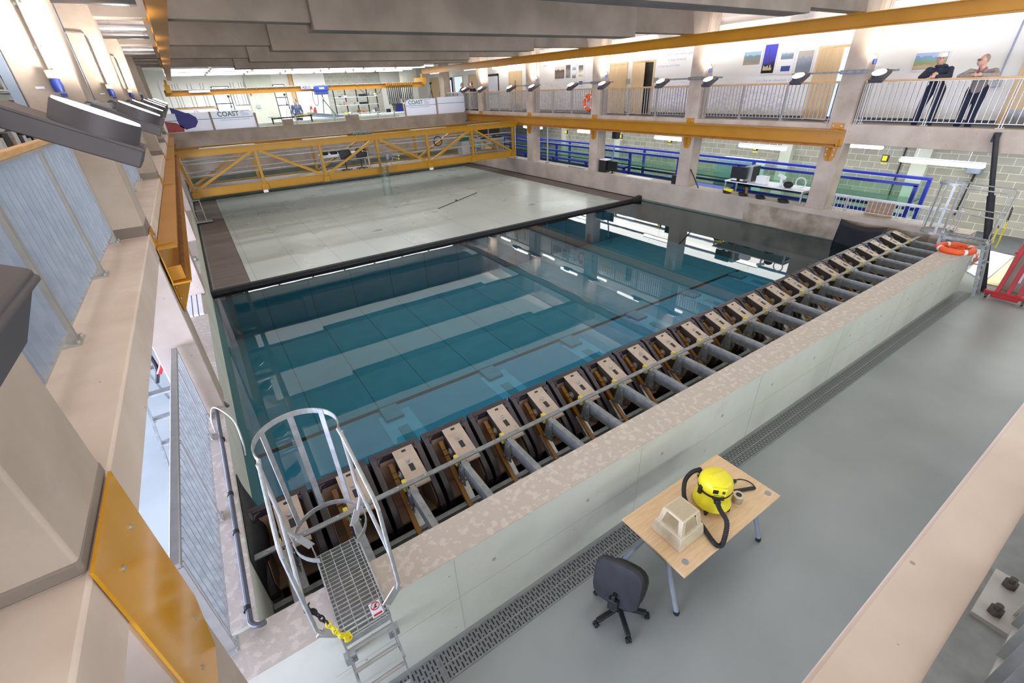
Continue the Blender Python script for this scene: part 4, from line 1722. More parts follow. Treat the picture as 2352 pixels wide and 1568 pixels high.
LL = ['blue-grey bar railing with timber handrail nearest the camera on the left gallery', 'blue-grey bar railing of the left gallery in the bay behind the second lamp', 'blue-grey bar railing of the left gallery, third bay away',
      'blue-grey bar railing of the left gallery, fourth bay away', 'blue-grey bar railing of the left gallery, farthest bay', 'blue-grey bar railing in the near corner of the left gallery behind the column']
for (a, c), lb in zip(LY, LL):
    railing(a, c, -.20, lb, -1, depth=.055)
railing(-1.36, 1.96, -.14, 'grey bar barrier standing on the left tank wall beside the ladder', -1, 1.2, 2.22, False, name='wall_barrier', depth=.055, bm='galv')
railing(-1.0, 1.88, 15.78, 'low grey bar barrier on the right tank wall in front of the flume', 1, 1.23, 1.68, False, step=.105, name='wall_barrier', depth=.014)
# railing beside the camera, running along the near ledge
t = thing('gallery_railing', (5, -4.18, 3.5), 'grey metal railing foot on the near ledge, in the lower right corner', 'railing')
MB().box(-.2, 8, -4.24, -4.08, 3.5, 3.506).build('base_flat', 'galvd', t)
for x in (.85, 2.13, 3.41, 4.69, 5.97):
    p = MB()
    p.box(x - .10, x + .10, -4.165, -4.088, 3.506, 3.52)
    p.box(x - .03, x - .018, -4.23, -4.15, 3.506, 4.45)
    po = p.build('post', 'rail', t)
    for dx in (-.06, .06):
        q = MB()
        q.cyl((x + dx, -4.122, 3.52), (x + dx, -4.122, 3.538), .015, n=6)
        q.cyl((x + dx, -4.122, 3.538), (x + dx, -4.122, 3.552), .008, n=8)
        q.build('bolt', 'bearing', po)
for i in range(60):
    x = .3 + i * .117
    MB().box(x - .005, x + .005, -4.205, -4.152, 3.535, 4.45).build('baluster', 'galvd', t, smooth=False)
MB().box(-.2, 8, -4.20, -4.157, 3.52, 3.535).build('flat_rail', 'rail', t)
MB().box(-.2, 8, -4.22, -4.14, 4.45, 4.49).build('top_rail', 'wood', t)


# ---------------------------------------------------------------- uplighters on bars
def floodlight(c, sx, label, group):
    t = thing('floodlight', c, label, 'floodlight', group)
    a = .47 * sx
    Mx = Matrix.Translation(c) @ Euler((0, a, 0)).to_matrix().to_4x4()
    b = MB(Mx)
    b.box(-.26, .20, -.15, .15, -.13, -.045)
    b.box(-.265, .205, -.152, .152, -.06, -.05)
    b.build('housing', 'graphite', t, bevel=.006)
    b = MB(Mx)
    b.tube([(0.03, 0, -.05), (0.03, 0, .035)], .150, 40)
    b.build('drum', 'graphite', t, bevel=.003)
    b = MB(Mx)
    b.tube([(0.03, 0, .035), (0.03, 0, .041)], .143, 40)
    b.build('lens', 'lens', t)
    b = MB(Mx)
    xe = -.26 if sx > 0 else -.26
    b.cyl((xe - .02, -.05, -.08), (xe - .02, .05, -.08), .035)
    b.build('knuckle', 'graphite', t)
    return t


UP = 330


RN = ['nearest', 'second', 'third', 'fourth', 'fifth']
for k, y in enumerate(CY[:5]):
    yc = y + .26
    t = thing('lamp_bar', (15.55, yc, 4.62), 'grey steel lamp bar clamped across the %s right column' % RN[k], 'lamp bar', 'lamp bars on the right columns')
    b = MB()
    b.box(15.53, 15.575, yc - 1.0, yc + 1.55, 4.69, 4.735)
    b.build('bar', 'galvd', t)
    b = MB()
    b.box(15.57, 15.60, yc - .32, yc + .32, 4.665, 4.76)
    b.build('clamp', 'galvd', t)
    for d, ds in ((-.72, 'on the camera side of'), (1.2, 'on the far side of')):
        f = floodlight((0, 0, 0), 1, 'round graphite uplighter %s the %s right column' % (ds, RN[k]), 'uplighters along the right gallery')
        f.location = (15.27, yc + d, 4.66)
        f.rotation_euler = (0, 0, PI)
        uplight('uplighter_beam', (15.24, yc + d, 4.76), UP, -1)
LN = ['beside the nearest railing, large in the upper left', 'behind the large nearest uplighter', 'third along the left gallery', 'fourth along the left gallery', 'fifth along the left gallery', 'sixth along the left gallery', 'seventh along the left gallery']
FL = [(.40, -1.18, 4.68), (.42, 1.55, 4.66), (.42, 3.45, 4.67), (.42, 6.3, 4.68), (.42, 8.2, 4.69), (.42, 11.1, 4.70), (.42, 13.0, 4.71)]
for c, lb in zip(FL, LN):
    floodlight(c, 1, 'round graphite uplighter ' + lb, 'uplighters along the left gallery')
    uplight('uplighter_beam', (c[0] + .05, c[1], c[2] + .09), UP)
f = floodlight((0, 0, 0), 1, 'graphite uplighter cut off by the left edge of the picture, closest of all', 'uplighters along the left gallery')
f.location = (.405, -3.52, 4.72)
uplight('uplighter_beam', (.45, -3.52, 4.81), UP)
for k, (ya, yb, yc) in enumerate(((-3.35, -1.0, -2.32), (1.3, 3.7, 2.26), (6.05, 8.5, 7.0), (10.9, 13.3, 11.86))):
    t = thing('lamp_bar', (.13, yc, 4.6), 'grey steel lamp bar clamped across the %s left column' % RN[k], 'lamp bar', 'lamp bars on the left columns')
    MB().box(.115, .16, ya, yb, 4.69, 4.735).build('bar', 'galvd', t)
    MB().box(.09, .116, yc - .30, yc + .30, 4.665, 4.76).build('clamp', 'galvd', t)

# conduits and blue sockets on the columns
SN = ['second', 'third', 'fourth', 'fifth']
for k, y in enumerate(CY[:4]):
    t = thing('blue_socket', (-.08, y - .04, 4.9), 'blue capped power socket with grey conduit on the face of the %s left column' % SN[k], 'socket', 'sockets on the left columns')
    b = MB()
    b.box(-.115, -.03, y - .05, y, 4.93, 5.0)
    b.build('box', 'stool', t, bevel=.008)
    b = MB()
    b.lathe([(.035, -.10), (.042, -.05), (.036, 0)], (-.07, y - .045, 4.93), 16)
    b.box(-.075, -.03, y - .055, y - .04, 4.79, 4.82)
    b.build('cap', 'bluebox', t)
    b = MB()
    b.tube([(-.075, y - .02, 5.0), (-.075, y - .02, 5.62), (-.095, y - .02, 5.68), (-.33, y - .02, 5.70)], .010, 8)
    for z in (5.15, 5.45):
        b.box(-.105, -.045, y - .012, y, z, z + .02)
    b.build('conduit', 'rail', t)
    if k < 2:
        s = thing('column_label', (-.19, y - .003, 4.86), 'small white engraved label on the %s left column' % SN[k], 'label')
        MB().box(-.225, -.165, y - .004, y, 4.86, 4.878).build('plate', 'signw', s)
for k, y in enumerate(CY[:4]):
    nm = ['nearest', 'second', 'third', 'fourth'][k]
    t = thing('blue_socket', (15.85, y - .04, 4.9), 'blue capped power socket with grey conduit on the side of the %s right column' % nm, 'socket', 'sockets on the right columns')
    MB().box(15.80, 15.90, y - .05, y, 4.98, 5.06).build('box', 'stool', t, bevel=.008)
    MB().lathe([(.035, -.12), (.045, -.06), (.036, 0)], (15.85, y - .045, 4.98), 16).build('cap', 'bluebox', t)
    MB().tube([(15.85, y - .02, 5.06), (15.85, y - .02, 6.3)], .012, 8).build('conduit', 'rail', t)


# ---------------------------------------------------------------- fluorescent battens
def batten(c, L, label, group, axis='y', drop=.3):
    t = thing('strip_light', c, label, 'strip light', group)
    x, y, z = c
    b = MB()
    pts = [(0, .015), (.03, .055), (.06, .062)]
    k_ = 1 if axis == 'y' else .5
    prof = [(-L / 2, .02 * k_), (-L / 2 + .03, .052 * k_), (-L / 2 + .10, .06 * k_), (L / 2 - .10, .06 * k_), (L / 2 - .03, .052 * k_), (L / 2, .02 * k_)]
    if axis == 'y':
        b.tube([(x, y + u, z) for u, r in prof], [r for u, r in prof], 14)
    else:
        b.tube([(x + u, y, z) for u, r in prof], [r for u, r in prof], 14)
    b.build('diffuser', 'tube', t)
    b = MB()
    if axis == 'y':
        b.box(x - .045, x + .045, y - L / 2 + .02, y + L / 2 - .02, z + .045, z + .085)
        for d in (-.3, .3):
            b.cyl((x, y + d * L, z + .08), (x, y + d * L, z + drop), .004, n=6)
    else:
        b.box(x - L / 2 + .02, x + L / 2 - .02, y - .045, y + .045, z + .022, z + .10)
        for d in (-.3, .3):
            b.cyl((x + d * L, y, z + .08), (x + d * L, y, 6.3), .004, n=6)
    b.build('body', 'whitep', t)
    return t


UL = [(17.0, .45, 5.64), (17.0, 5.1, 5.67), (17.0, 10.25, 5.70), (17.0, 14.9, 5.72), (17.0, 19.8, 5.73), (17.0, 25.0, 5.75), (17.0, 30.2, 5.75)]
UN = ['above the two people', 'above the framed crane picture', 'above the half open door', 'above the small picture group', 'above the far double door', 'above the three distant people', 'at the far end']
for c, n in zip(UL, UN):
    batten(c, 1.5, 'lit strip light of the upper right gallery ' + n, 'strip lights of the upper gallery', drop=6.35 - c[2])
UL2 = [(17.6, 3.2, 5.69), (17.6, 8.0, 5.69), (17.6, 13.0, 5.7), (17.6, 17.6, 5.7), (17.6, 22.6, 5.7)]
for k, c in enumerate(UL2):
    batten(c, 1.2, 'lit strip light half hidden behind the %s right column, upper gallery' % RN[k], 'strip lights of the upper gallery', drop=6.35 - c[2])
LL_ = [(17.5, .28, 2.48, 1.85), (17.5, -.35, 2.88, 1.6), (17.5, 5.3, 2.52, 1.75), (17.5, 9.2, 2.56, 1.8), (17.5, 14.2, 2.58, 1.8), (17.5, 19.0, 2.6, 1.8), (19.3, 3.0, 2.55, 1.4), (19.3, 8.2, 2.55, 1.4), (19.3, 13.0, 2.55, 1.4), (18.9, 2.2, 2.9, 1.3), (19.3, 17.6, 2.55, 1.4)]
LN_ = ['hung lowest near the black pole', 'crossing behind the black pole', 'above the screens on the tank wall', 'above the flume beside the hoist strap', 'above the flume past the fourth column', 'near the bridge end', 'just past the nearest column, short in view', 'just past the second column, short in view', 'just past the third column, short in view', 'close under the slab beside the runway end', 'just past the fourth column, short in view']
for (x, y, z, L), n in zip(LL_, LN_):
    batten((x, y, z), L, 'lit strip light of the lower flume aisle ' + n, 'strip lights of the flume aisle', drop=3.1 - z)
k = 0
for r_, (y, z) in enumerate(((24.6, 5.95), (25.9, 5.93), (27.9, 5.92), (29.6, 5.90))):
    for i in range(7):
        x = 1.7 + i * 1.95
        batten((x, y, z), 1.85, 'lit strip light in the %s roof row of the far hall, %s from the left' % (ORD[r_], ORD[i]), 'strip lights of the far hall', 'x')
# ---------------------------------------------------------------- upper right wall: doors, windows, pictures
XW = 18.0
DN = 0


def door(y0, y1, z1, leaf_open=None, kick=True, pane=False, dark=False):
    global DN
    DN += 1
    f = MB()
    w_ = .07
    f.box(XW - .05, XW + .01, y0 - w_, y0, 3.4, z1 + w_)
    f.box(XW - .05, XW + .01, y1, y1 + w_, 3.4, z1 + w_)
    f.box(XW - .05, XW + .01, y0, y1, z1, z1 + w_)
    d = f.build('door_%d' % DN, 'black' if dark else 'doorwood')
    d['kind'] = 'structure'
    if leaf_open is None:
        MB().box(XW - .03, XW - .005, y0, y1, 3.41, z1).build('leaf', 'doorwood' if not pane else 'bluelit', d)
        if kick:
            MB().box(XW - .034, XW - .03, y0 + .05, y1 - .05, 3.43, 3.75).build('kick_plate', 'galv', d)
        MB().cyl((XW - .05, y0 + .1, 4.4), (XW - .03, y0 + .1, 4.4), .03, n=10).build('handle', 'rail', d)
    else:
        MB().box(XW - .012, XW - .004, y0, y1, 3.41, z1).build('opening', leaf_open[1], d)
        L = leaf_open[0]
        if L:
            b = MB()
            a = math.radians(L)
            b.bar((XW - .02, y1, (3.42 + z1) / 2), (XW - .02 - .0 + .0, y1 - (y1 - y0) * .98, (3.42 + z1) / 2), .03, z1 - 3.42) if L == 0 else b.bar((XW - .03, y1, (3.42 + z1) / 2), (XW - .03 - math.sin(a) * .9, y1 - math.cos(a) * .9, (3.42 + z1) / 2), .04, z1 - 3.42)
            b.build('leaf', 'doorwood', d)
    return d


door(-1.6, -.45, 5.35)
door(3.30, 4.35, 5.36, (25, 'bluelit'))
door(10.95, 12.05, 5.38, (18, 'bearing'))
door(12.50, 13.55, 5.38, None, False)
door(20.75, 21.95, 5.40)
MB().box(XW - .045, XW - .03, 21.33, 21.37, 3.5, 5.0).build('glass_slot', 'black', bpy.data.objects['door_5'])
door(25.9, 26.95, 5.42, None, False)
door(27.9, 29.1, 5.42, (30, 'bluelit'))
door(31.8, 33.2, 5.42, None, False)
f = MB()
y0, y1, z0, z1 = 23.2, 24.6, 4.3, 5.42
f.box(XW - .04, XW, y0, y1, z1 - .12, z1)
f.box(XW - .04, XW, y0, y0 + .06, z0, z1)
f.box(XW - .04, XW, y1 - .03, y1, z0, z1)
f.box(XW - .04, XW, y0, y1, z0, z0 + .03)
wd = f.build('window_1', 'black')
wd['kind'] = 'structure'
MB().box(XW - .015, XW - .008, y0 + .05, y1 - .03, z0 + .03, z1 - .1).build('pane', 'signw', wd)
f = MB()
f.box(XW - .04, XW, 29.45, 30.3, 3.45, 5.42)
wd = f.build('window_2', 'black')
wd['kind'] = 'structure'
MB().box(XW - .045, XW - .041, 29.6, 30.2, 3.6, 5.25).build('pane', 'bluelit', wd)


def picmat(name, cols):
    m, nt, b_ = nodes(name)
    g = nt.nodes.new('ShaderNodeTexCoord')
    sp = nt.nodes.new('ShaderNodeSeparateXYZ')
    nt.links.new(g.outputs['Generated'], sp.inputs[0])
    n = nt.nodes.new('ShaderNodeTexNoise')
    n.inputs['Scale'].default_value = 4
    n.inputs['Detail'].default_value = 6
    nt.links.new(g.outputs['Generated'], n.inputs[0])
    ma = nt.nodes.new('ShaderNodeMath')
    ma.operation = 'MULTIPLY_ADD'
    ma.inputs[1].default_value = .45
    nt.links.new(n.outputs['Fac'], ma.inputs[0])
    nt.links.new(sp.outputs[2], ma.inputs[2])
    r = nt.nodes.new('ShaderNodeValToRGB')
    r.color_ramp.interpolation = 'EASE'
    el = r.color_ramp.elements
    while len(el) < len(cols):
        el.new(.5)
    for i, c in enumerate(cols):
        el[i].position = .2 + i * (1.05 / max(1, len(cols) - 1)) * .95
        el[i].color = lin(c)
    nt.links.new(ma.outputs[0], r.inputs[0])
    nt.links.new(r.outputs[0], b_.inputs['Base Color'])
    b_.inputs['Roughness'].default_value = .3
    return m


def picture(y0, y1, z0, z1, cols, label, border=.06):
    t = thing('framed_picture', (XW - .02, (y0 + y1) / 2, z0), label, 'picture', 'pictures on the upper white wall')
    MB().box(XW - .03, XW - .002, y0, y1, z0, z1).build('frame', 'white', t)
    MB().box(XW - .034, XW - .03, y0 + border, y1 - border, z0 + border, z1 - border).build('print', picmat('print_%d' % int(y0 * 100), cols), t)
    return t


picture(1.09, 1.86, 4.66, 5.11, ['#bfae93', '#c9b89c', '#a9a26b', '#7fae9f', '#7f9fd0', '#a9bfe4'], 'framed beach photograph behind the two people', .03)
picture(6.24, 6.97, 4.99, 5.50, ['#a99a85', '#8d8a80', '#6f8f96', '#9cc0d4'], 'framed coastal photograph, leftmost of the four beside the crane picture')
t = picture(5.72, 6.22, 4.74, 5.64, ['#1a1a1c', '#232226', '#4747a8', '#4d4dc0', '#4d4fc4'], 'tall framed picture of a floodlit crane at dusk with deep blue sky', .035)
b = MB()
b.bar((XW - .036, 5.94, 4.92), (XW - .036, 6.02, 5.50), .004, .03, (1, 0, 0))
b.build('crane_silhouette', 'ochre', t)
b = MB()
for i in range(7):
    b.box(XW - .038, XW - .034, 5.84 + i * .045, 5.87 + i * .045, 4.86, 4.90 + .08 * math.sin(i * 1.4) ** 2 + .04)
b.build('lit_rig', 'cream', t)
picture(5.12, 5.64, 5.09, 5.44, ['#7f8e96', '#6f90a6', '#9aa7ae', '#d8dde2'], 'small framed dock photograph right of the crane picture, upper one')
picture(5.12, 5.60, 4.72, 5.05, ['#2e4a92', '#33509a', '#2e4a92'], 'small framed blue notice right of the crane picture, lower one', .09)
picture(4.52, 5.06, 4.72, 5.38, ['#8b8f95', '#7d8794', '#98a2ab', '#b8b3a8'], 'framed rocks photograph beside the half open wooden door', .03)
picture(16.78, 17.62, 4.93, 5.54, ['#5b4a42', '#6f5c52', '#4c4038', '#c8b8ae'], 'dark framed photograph, leftmost of the small picture group', .03)
picture(16.30, 16.72, 4.94, 5.57, ['#6a6460', '#8d8784', '#5a5552'], 'narrow grey framed photograph, second of the small picture group', .03)
picture(15.84, 16.24, 5.24, 5.55, ['#6c7f9d', '#9fb2cc', '#d7dee8'], 'small pale blue framed photograph, upper centre of the small picture group')
picture(15.84, 16.24, 4.89, 5.21, ['#5d5f63', '#8c9095', '#d0d3d6'], 'small grey framed photograph, lower centre of the small picture group')
picture(15.31, 15.76, 4.94, 5.54, ['#c9a84a', '#e3e1da', '#8d8a86', '#6f6d6a'], 'pale framed photograph, rightmost of the small picture group')
picture(15.31, 15.72, 4.58, 4.87, ['#2f3f86', '#37489a', '#2f3f86'], 'small framed blue notice below the small picture group', .07)
for i, (s, yy, zz) in enumerate((('joyful', 10.05, 5.72), ('when seven waves again', 10.35, 5.55), ('it leaps forwards', 10.25, 5.36), ('it leaps up and down', 10.75, 5.16))):
    o = text('wall_lettering', s, 'lilac', (XW - .004, yy, zz), .13, (PI / 2, 0, -PI / 2))
    tag(o, 'pale wall lettering right of the half open door reading %s' % s, 'lettering')
o = text('wall_lettering', 'just like an obedient child', 'lilac', (XW - .004, 6.3, 4.52), .13, (PI / 2, 0, -PI / 2))
tag(o, 'pale lettering on the white wall under the crane picture', 'lettering')
o = text('wall_lettering', 'and others', 'lilac', (XW - .004, 18.6, 5.55), .16, (PI / 2, 0, -PI / 2))
tag(o, 'pale lettering on the white wall left of the small picture group', 'lettering')
t = thing('wall_control', (XW - .03, 2.8, 4.7), 'white wall control box left of the two people', 'control box')
MB().box(XW - .06, XW, 2.62, 2.98, 4.70, 4.84).build('box', 'white', t, bevel=.01)
MB().box(XW - .064, XW - .06, 2.84, 2.95, 4.73, 4.82).build('display', 'bearing', t)
for y, lb in ((12.25, 'small grey wall panel between the two wooden doors'), (10.65, 'small grey wall panel right of the half open door')):
    tag(MB().box(XW - .03, XW, y, y + .22, 4.62, 4.80).build('wall_panel', 'galv', bevel=.006), lb, 'wall panel')
t = thing('wall_conduit', (XW - .02, -.05, 4.3), 'grey conduit with a switch box on the white wall beside the older man', 'conduit')
MB().tube([(XW - .02, -.05, 4.38), (XW - .02, -.05, 6.3)], .016, 8).build('pipe', 'cbl', t)
MB().box(XW - .07, XW, -.14, .06, 4.25, 4.40).build('switch_box', 'galv', t, bevel=.01)
o = text('door_notice', 'NOTICE', 'lilac', (0, 0, -5), .05, (0, 0, 0))
bpy.data.objects.remove(o)


# ---------------------------------------------------------------- people
def person(name, base, yaw, J, label, top, trouser, hair=None, cap=None, extra=None, sleeve=True, hairstyle='short'):
    """J: joint positions in the person's own frame, facing -x, z up."""
    t = thing(name, base, label, 'person')
    Mx = Matrix.Translation(base) @ Euler((0, 0, yaw)).to_matrix().to_4x4()
    V = {k: Vector(v) for k, v in J.items()}

    def P_(k):
        return V[k]
    b = MB(Mx)
    hd = V['head']
    nk = V['neck']
    b.ell(hd, (.088, .075, .115), 20, 14)
    f = V['face']
    b.ell(hd + f * .045 - Vector((0, 0, .045)), (.058, .055, .07), 14, 10)
    b.cap(hd + f * .088 + Vector((0, 0, .005)), hd + f * .108 - Vector((0, 0, .028)), .009, .014, 8)
    side = Vector((-f.y, f.x, 0))
    for s in (-1, 1):
        b.ell(hd + side * s * .076 - Vector((0, 0, .01)), (.02, .012, .03), 8, 6)
    b.cap(nk - Vector((0, 0, .05)), hd - Vector((0, 0, .07)) - f * .01, .055, .052)
    b.cap(V['pelvis'], V['chest'], .095, .12)
    b.cap(V['chest'], nk - Vector((0, 0, .04)), .12, .07)
    for s in 'LR':
        b.cap(V['chest'], V['sh' + s], .10, .065)
        b.cap(V['sh' + s], V['el' + s], .052, .042)
        b.cap(V['el' + s], V['wr' + s], .042, .03)
        d = (V['wr' + s] - V['el' + s]).normalized()
        w_ = V['wr' + s]
        b.cap(w_, w_ + d * .075, .030, .034)
        up = Vector((0, 0, 1))
        lat = d.cross(up).normalized()
        for i in range(4):
            o0 = w_ + d * .085 + up * (.022 - i * .015)
            L = (.030, .034, .032, .024)[i]
            b.cap(o0, o0 + d * L - up * .004, .0095, .009, 8)
            b.cap(o0 + d * L - up * .004, o0 + d * (L + .018) - up * .022, .009, .0075, 8)
        b.cap(w_ + d * .03 + up * .026, w_ + d * .075 + up * .046, .011, .009, 8)
        b.cap(V['pelvis'], V['hip' + s], .08, .07)
        b.cap(V['hip' + s], V['kn' + s], .072, .05)
        b.cap(V['kn' + s], V['an' + s], .055, .038)
    b.build('body', 'skin', t, remesh=.011)
    # clothes
    b = MB(Mx)
    b.cap(V['pelvis'] + Vector((0, 0, .03)), V['chest'], .138, .15)
    b.cap(V['chest'], nk - Vector((0, 0, .05)), .135, .08)
    b.cap(V['pelvis'] + Vector((0, .05, .02)), V['pelvis'] + Vector((0, -.05, .02)), .13, .13)
    for s in 'LR':
        b.cap(V['chest'], V['sh' + s], .115, .072)
        b.cap(V['sh' + s], V['el' + s], .067, .056)
        e = V['wr' + s] if sleeve else V['sh' + s] + (V['el' + s] - V['sh' + s]) * .7
        if sleeve:
            b.cap(V['el' + s], e, .058, .045)
    jk = b.build('jacket' if sleeve else 'shirt', top, t, remesh=.016)
    b = MB(Mx)
    b.cap(V['pelvis'] + Vector((0, .06, .02)), V['pelvis'] + Vector((0, -.06, .02)), .128, .128)
    b.cap(V['pelvis'], V['pelvis'] + Vector((-.01, 0, .14)), .12, .115)
    for s in 'LR':
        b.cap(V['pelvis'], V['hip' + s], .12, .105)
        b.cap(V['hip' + s], V['kn' + s], .108, .078)
        b.cap(V['kn' + s], V['an' + s] + Vector((0, 0, .03)), .078, .066)
    b.build('trousers', trouser, t, remesh=.016)
    for s in 'LR':
        a = V['an' + s]
        b = MB(Mx)
        b.cap(a + Vector((.03, 0, -.045)), a + Vector((-.15, 0, -.055)), .045, .04)
        b.build('shoe', 'black', t, remesh=.012)
    # face details
    b = MB(Mx)
    for s in (-1, 1):
        b.ell(hd + f * .086 + side * s * .032 + Vector((0, 0, .012)), .0095, 8, 6)
    b.build('eyes', 'hair', t)
    b = MB(Mx)
    b.bar(hd + f * .099 + side * .024 - Vector((0, 0, .062)), hd + f * .099 - side * .024 - Vector((0, 0, .062)), .008, .008)
    b.build('mouth', mat('lip_tone', '#a0645a', '#a86a60', 5, .6), t)
    b = MB(Mx)
    for s in (-1, 1):
        b.bar(hd + f * .09 + side * s * .018 + Vector((0, 0, .034)), hd + f * .084 + side * s * .048 + Vector((0, 0, .034)), .008, .009)
    b.build('eyebrows', hair or 'hair', t)
    if hair:
        b = MB(Mx)
        b.ell(hd - f * .020 + Vector((0, 0, .024)), (.088, .080, .100) if hairstyle == 'short' else (.082, .073, .096), 20, 12)
        b.f = [fc for fc in b.f if True]
        b.build('hair', hair, t)
    if cap:
        b = MB(Mx)
        b.lathe([(.098, 0), (.100, .03), (.090, .07), (.06, .10), (.02, .112)], hd - f * .008 + Vector((0, 0, .035)), 22)
        b.prism([(hd.x + q[0], hd.y + q[1]) for q in [tuple((f * .07 + side * .07).xy), tuple((f * .15 + side * .055).xy), tuple((f * .165).xy), tuple((f * .15 - side * .055).xy), tuple((f * .07 - side * .07).xy)]], 'z', hd.z + .034, hd.z + .044)
        b.build('cap', cap, t)
    return t, Mx, V


J1 = dict(head=(-.14, .02, 1.50), face=Vector((-.93, -.36, 0)).normalized(), neck=(-.08, 0, 1.37), chest=(-.02, 0, 1.18), pelvis=(.14, 0, .88),
          shL=(-.06, -.20, 1.28), shR=(-.06, .20, 1.28), elL=(-.20, -.27, 1.14), elR=(-.20, .27, 1.14), wrL=(-.30, -.06, 1.145), wrR=(-.27, .05, 1.185),
          hipL=(.14, -.10, .86), hipR=(.14, .10, .86), knL=(.07, -.14, .46), knR=(.12, .15, .46), anL=(.10, -.14, .08), anR=(.16, .18, .08))
person('person', (16.04, .60, 3.4), 0, J1, 'person in navy hooded top and white cap leaning on the upper railing', 'navy', 'jean', 'hair', 'cap')
tt = [o for o in COL.objects if o.get('label', '').startswith('person in navy hooded')][0]
Mx = Matrix.Translation((16.04, .60, 3.4))
b = MB(Mx)
b.torus((-.06, 0, 1.355), .085, .03, 20, 8)
b.ell((.03, 0, 1.33), (.09, .12, .075), 14, 8)
b.build('hood', 'navy', tt)
J2 = dict(head=(-.12, .03, 1.43), face=Vector((-.55, .83, 0)).normalized(), neck=(-.06, 0, 1.29), chest=(0, 0, 1.12), pelvis=(.15, 0, .84),
          shL=(-.05, -.21, 1.21), shR=(-.05, .21, 1.21), elL=(-.20, -.32, 1.13), elR=(-.20, .32, 1.13), wrL=(-.29, -.10, 1.15), wrR=(-.29, .10, 1.15),
          hipL=(.15, -.09, .82), hipR=(.15, .09, .82), knL=(.10, -.10, .44), knR=(.12, .10, .44), anL=(.12, -.10, .08), anR=(.15, .11, .08))
t2, Mx2, V2 = person('person', (16.04, -.18, 3.4), 0, J2, 'person in grey fleece with glasses and cropped hair leaning on the upper railing', 'greycloth', 'jean', 'stub', None, hairstyle='crop')
f = V2['face']
side = Vector((-f.y, f.x, 0))
b = MB(Mx2)
for s in (-1, 1):
    c = V2['head'] + f * .098 + side * s * .033 + Vector((0, 0, .010))
    b.tube([c + side * .026 * math.cos(a * PI / 6) + Vector((0, 0, .02 * math.sin(a * PI / 6))) for a in range(12)], .0035, 5, True)
    b.bar(c + side * s * .024, V2['head'] + side * s * .08 + Vector((0, 0, .01)), .005, .005)
b.build('glasses', 'black', t2)
b = MB(Mx2)
b.tube([(-.10, -.07, 1.30), (-.20, -.02, 1.18), (-.21, 0, 1.10), (-.20, .02, 1.18), (-.10, .07, 1.30)], .008, 6)
b.build('lanyard', 'red', t2)
J3 = dict(J1)
J3['face'] = Vector((-.75, .66, 0)).normalized()
person('person', (16.10, 24.3, 3.4), 0, J3, 'person in dark top with fair hair, leftmost of the distant group at the railing', 'navy', 'jean', 'fair')
J4 = dict(J1)
J4['face'] = Vector((-.6, .8, 0)).normalized()
person('person', (16.10, 23.1, 3.4), 0, J4, 'person in dark jacket, rightmost of the distant group at the railing', 'navy', 'jean', 'hair')
J5 = dict(J2)
J5['face'] = Vector((-.8, .6, 0)).normalized()
J5['head'] = (-.06, .03, 1.55)
J5['neck'] = (-.02, 0, 1.41)
person('person', (16.9, 24.9, 3.4), 0, J5, 'grey haired person standing behind the distant pair at the railing', 'greycloth', 'jean', 'stub', None, hairstyle='crop')
mm, nt, b_ = nodes('checked_shirt')
g = nt.nodes.new('ShaderNodeNewGeometry')
ck = nt.nodes.new('ShaderNodeTexChecker')
ck.inputs['Scale'].default_value = 11
ck.inputs[1].default_value = lin('#3a4668')
ck.inputs[2].default_value = lin('#58668c')
nt.links.new(g.outputs['Position'], ck.inputs[0])
nt.links.new(ck.outputs[0], b_.inputs['Base Color'])
MT['check'] = mm
J6 = dict(head=(0, 0, 1.62), face=Vector((-.4, .9, 0)).normalized(), neck=(.02, 0, 1.48), chest=(.02, 0, 1.28), pelvis=(.02, 0, .95),
          shL=(.02, -.20, 1.40), shR=(.02, .20, 1.40), elL=(.02, -.26, 1.12), elR=(.02, .26, 1.12), wrL=(-.12, -.20, .93), wrR=(-.12, .20, .93),
          hipL=(.02, -.10, .92), hipR=(.02, .10, .92), knL=(.01, -.11, .50), knR=(.01, .11, .50), anL=(.03, -.11, .08), anR=(.03, .11, .08))
person('person', (6.32, 25.9, 2.8), PI / 2, J6, 'person in blue checked shirt standing behind the far parapet', 'check', 'jean', 'hair')
# ---------------------------------------------------------------- flume in the lower right aisle
MT['wflume'] = mat('white_blue_flume_base', '#8fa79f', '#9db5ac', 3, .4)
t = thing('glass_flume', (17.9, 12, 0), 'long glass sided water flume in a blue steel frame behind the right tank wall', 'flume')
y0, y1 = .55, 28.0
for x, z in ((17.5, 1.86), (18.45, 1.90)):
    MB().box(x - .045, x + .045, y0, y1, z - .04, z + .04).build('top_beam', 'blue', t)
for x in (17.46, 18.45):
    MB().box(x - .035, x + .035, y0, y1, .97, 1.05).build('mid_rail', 'blue', t)
    MB().box(x - .04, x + .04, y0, y1, .45, .72).build('base_beam', mat('deep_blue_base', '#1d2560', '#232c6c', 3, .4), t)
for i in range(11):
    y = y0 + .04 + i * 2.7
    for x in (17.5, 18.45):
        MB().box(x - .045, x + .045, y - .045, y + .045, 0, 1.85).build('post', 'blue', t)
for x in (17.53, 18.42):
    MB().box(x - .006, x + .006, y0 + .05, y1, .78, 1.82).build('glass_side', 'glass', t)
b = MB()
b.box(17.54, 18.41, y0 + .1, y1, .70, .80)
b.box(17.50, 17.53, y0 + .1, y1, .72, .95)
b.build('channel_floor', 'wflume', t)
MB().box(17.545, 18.405, y0 + .1, y1, 1.30, 1.34).build('water', mat('flume_water', '#35564d', '#3e6258', 2, .08), t)
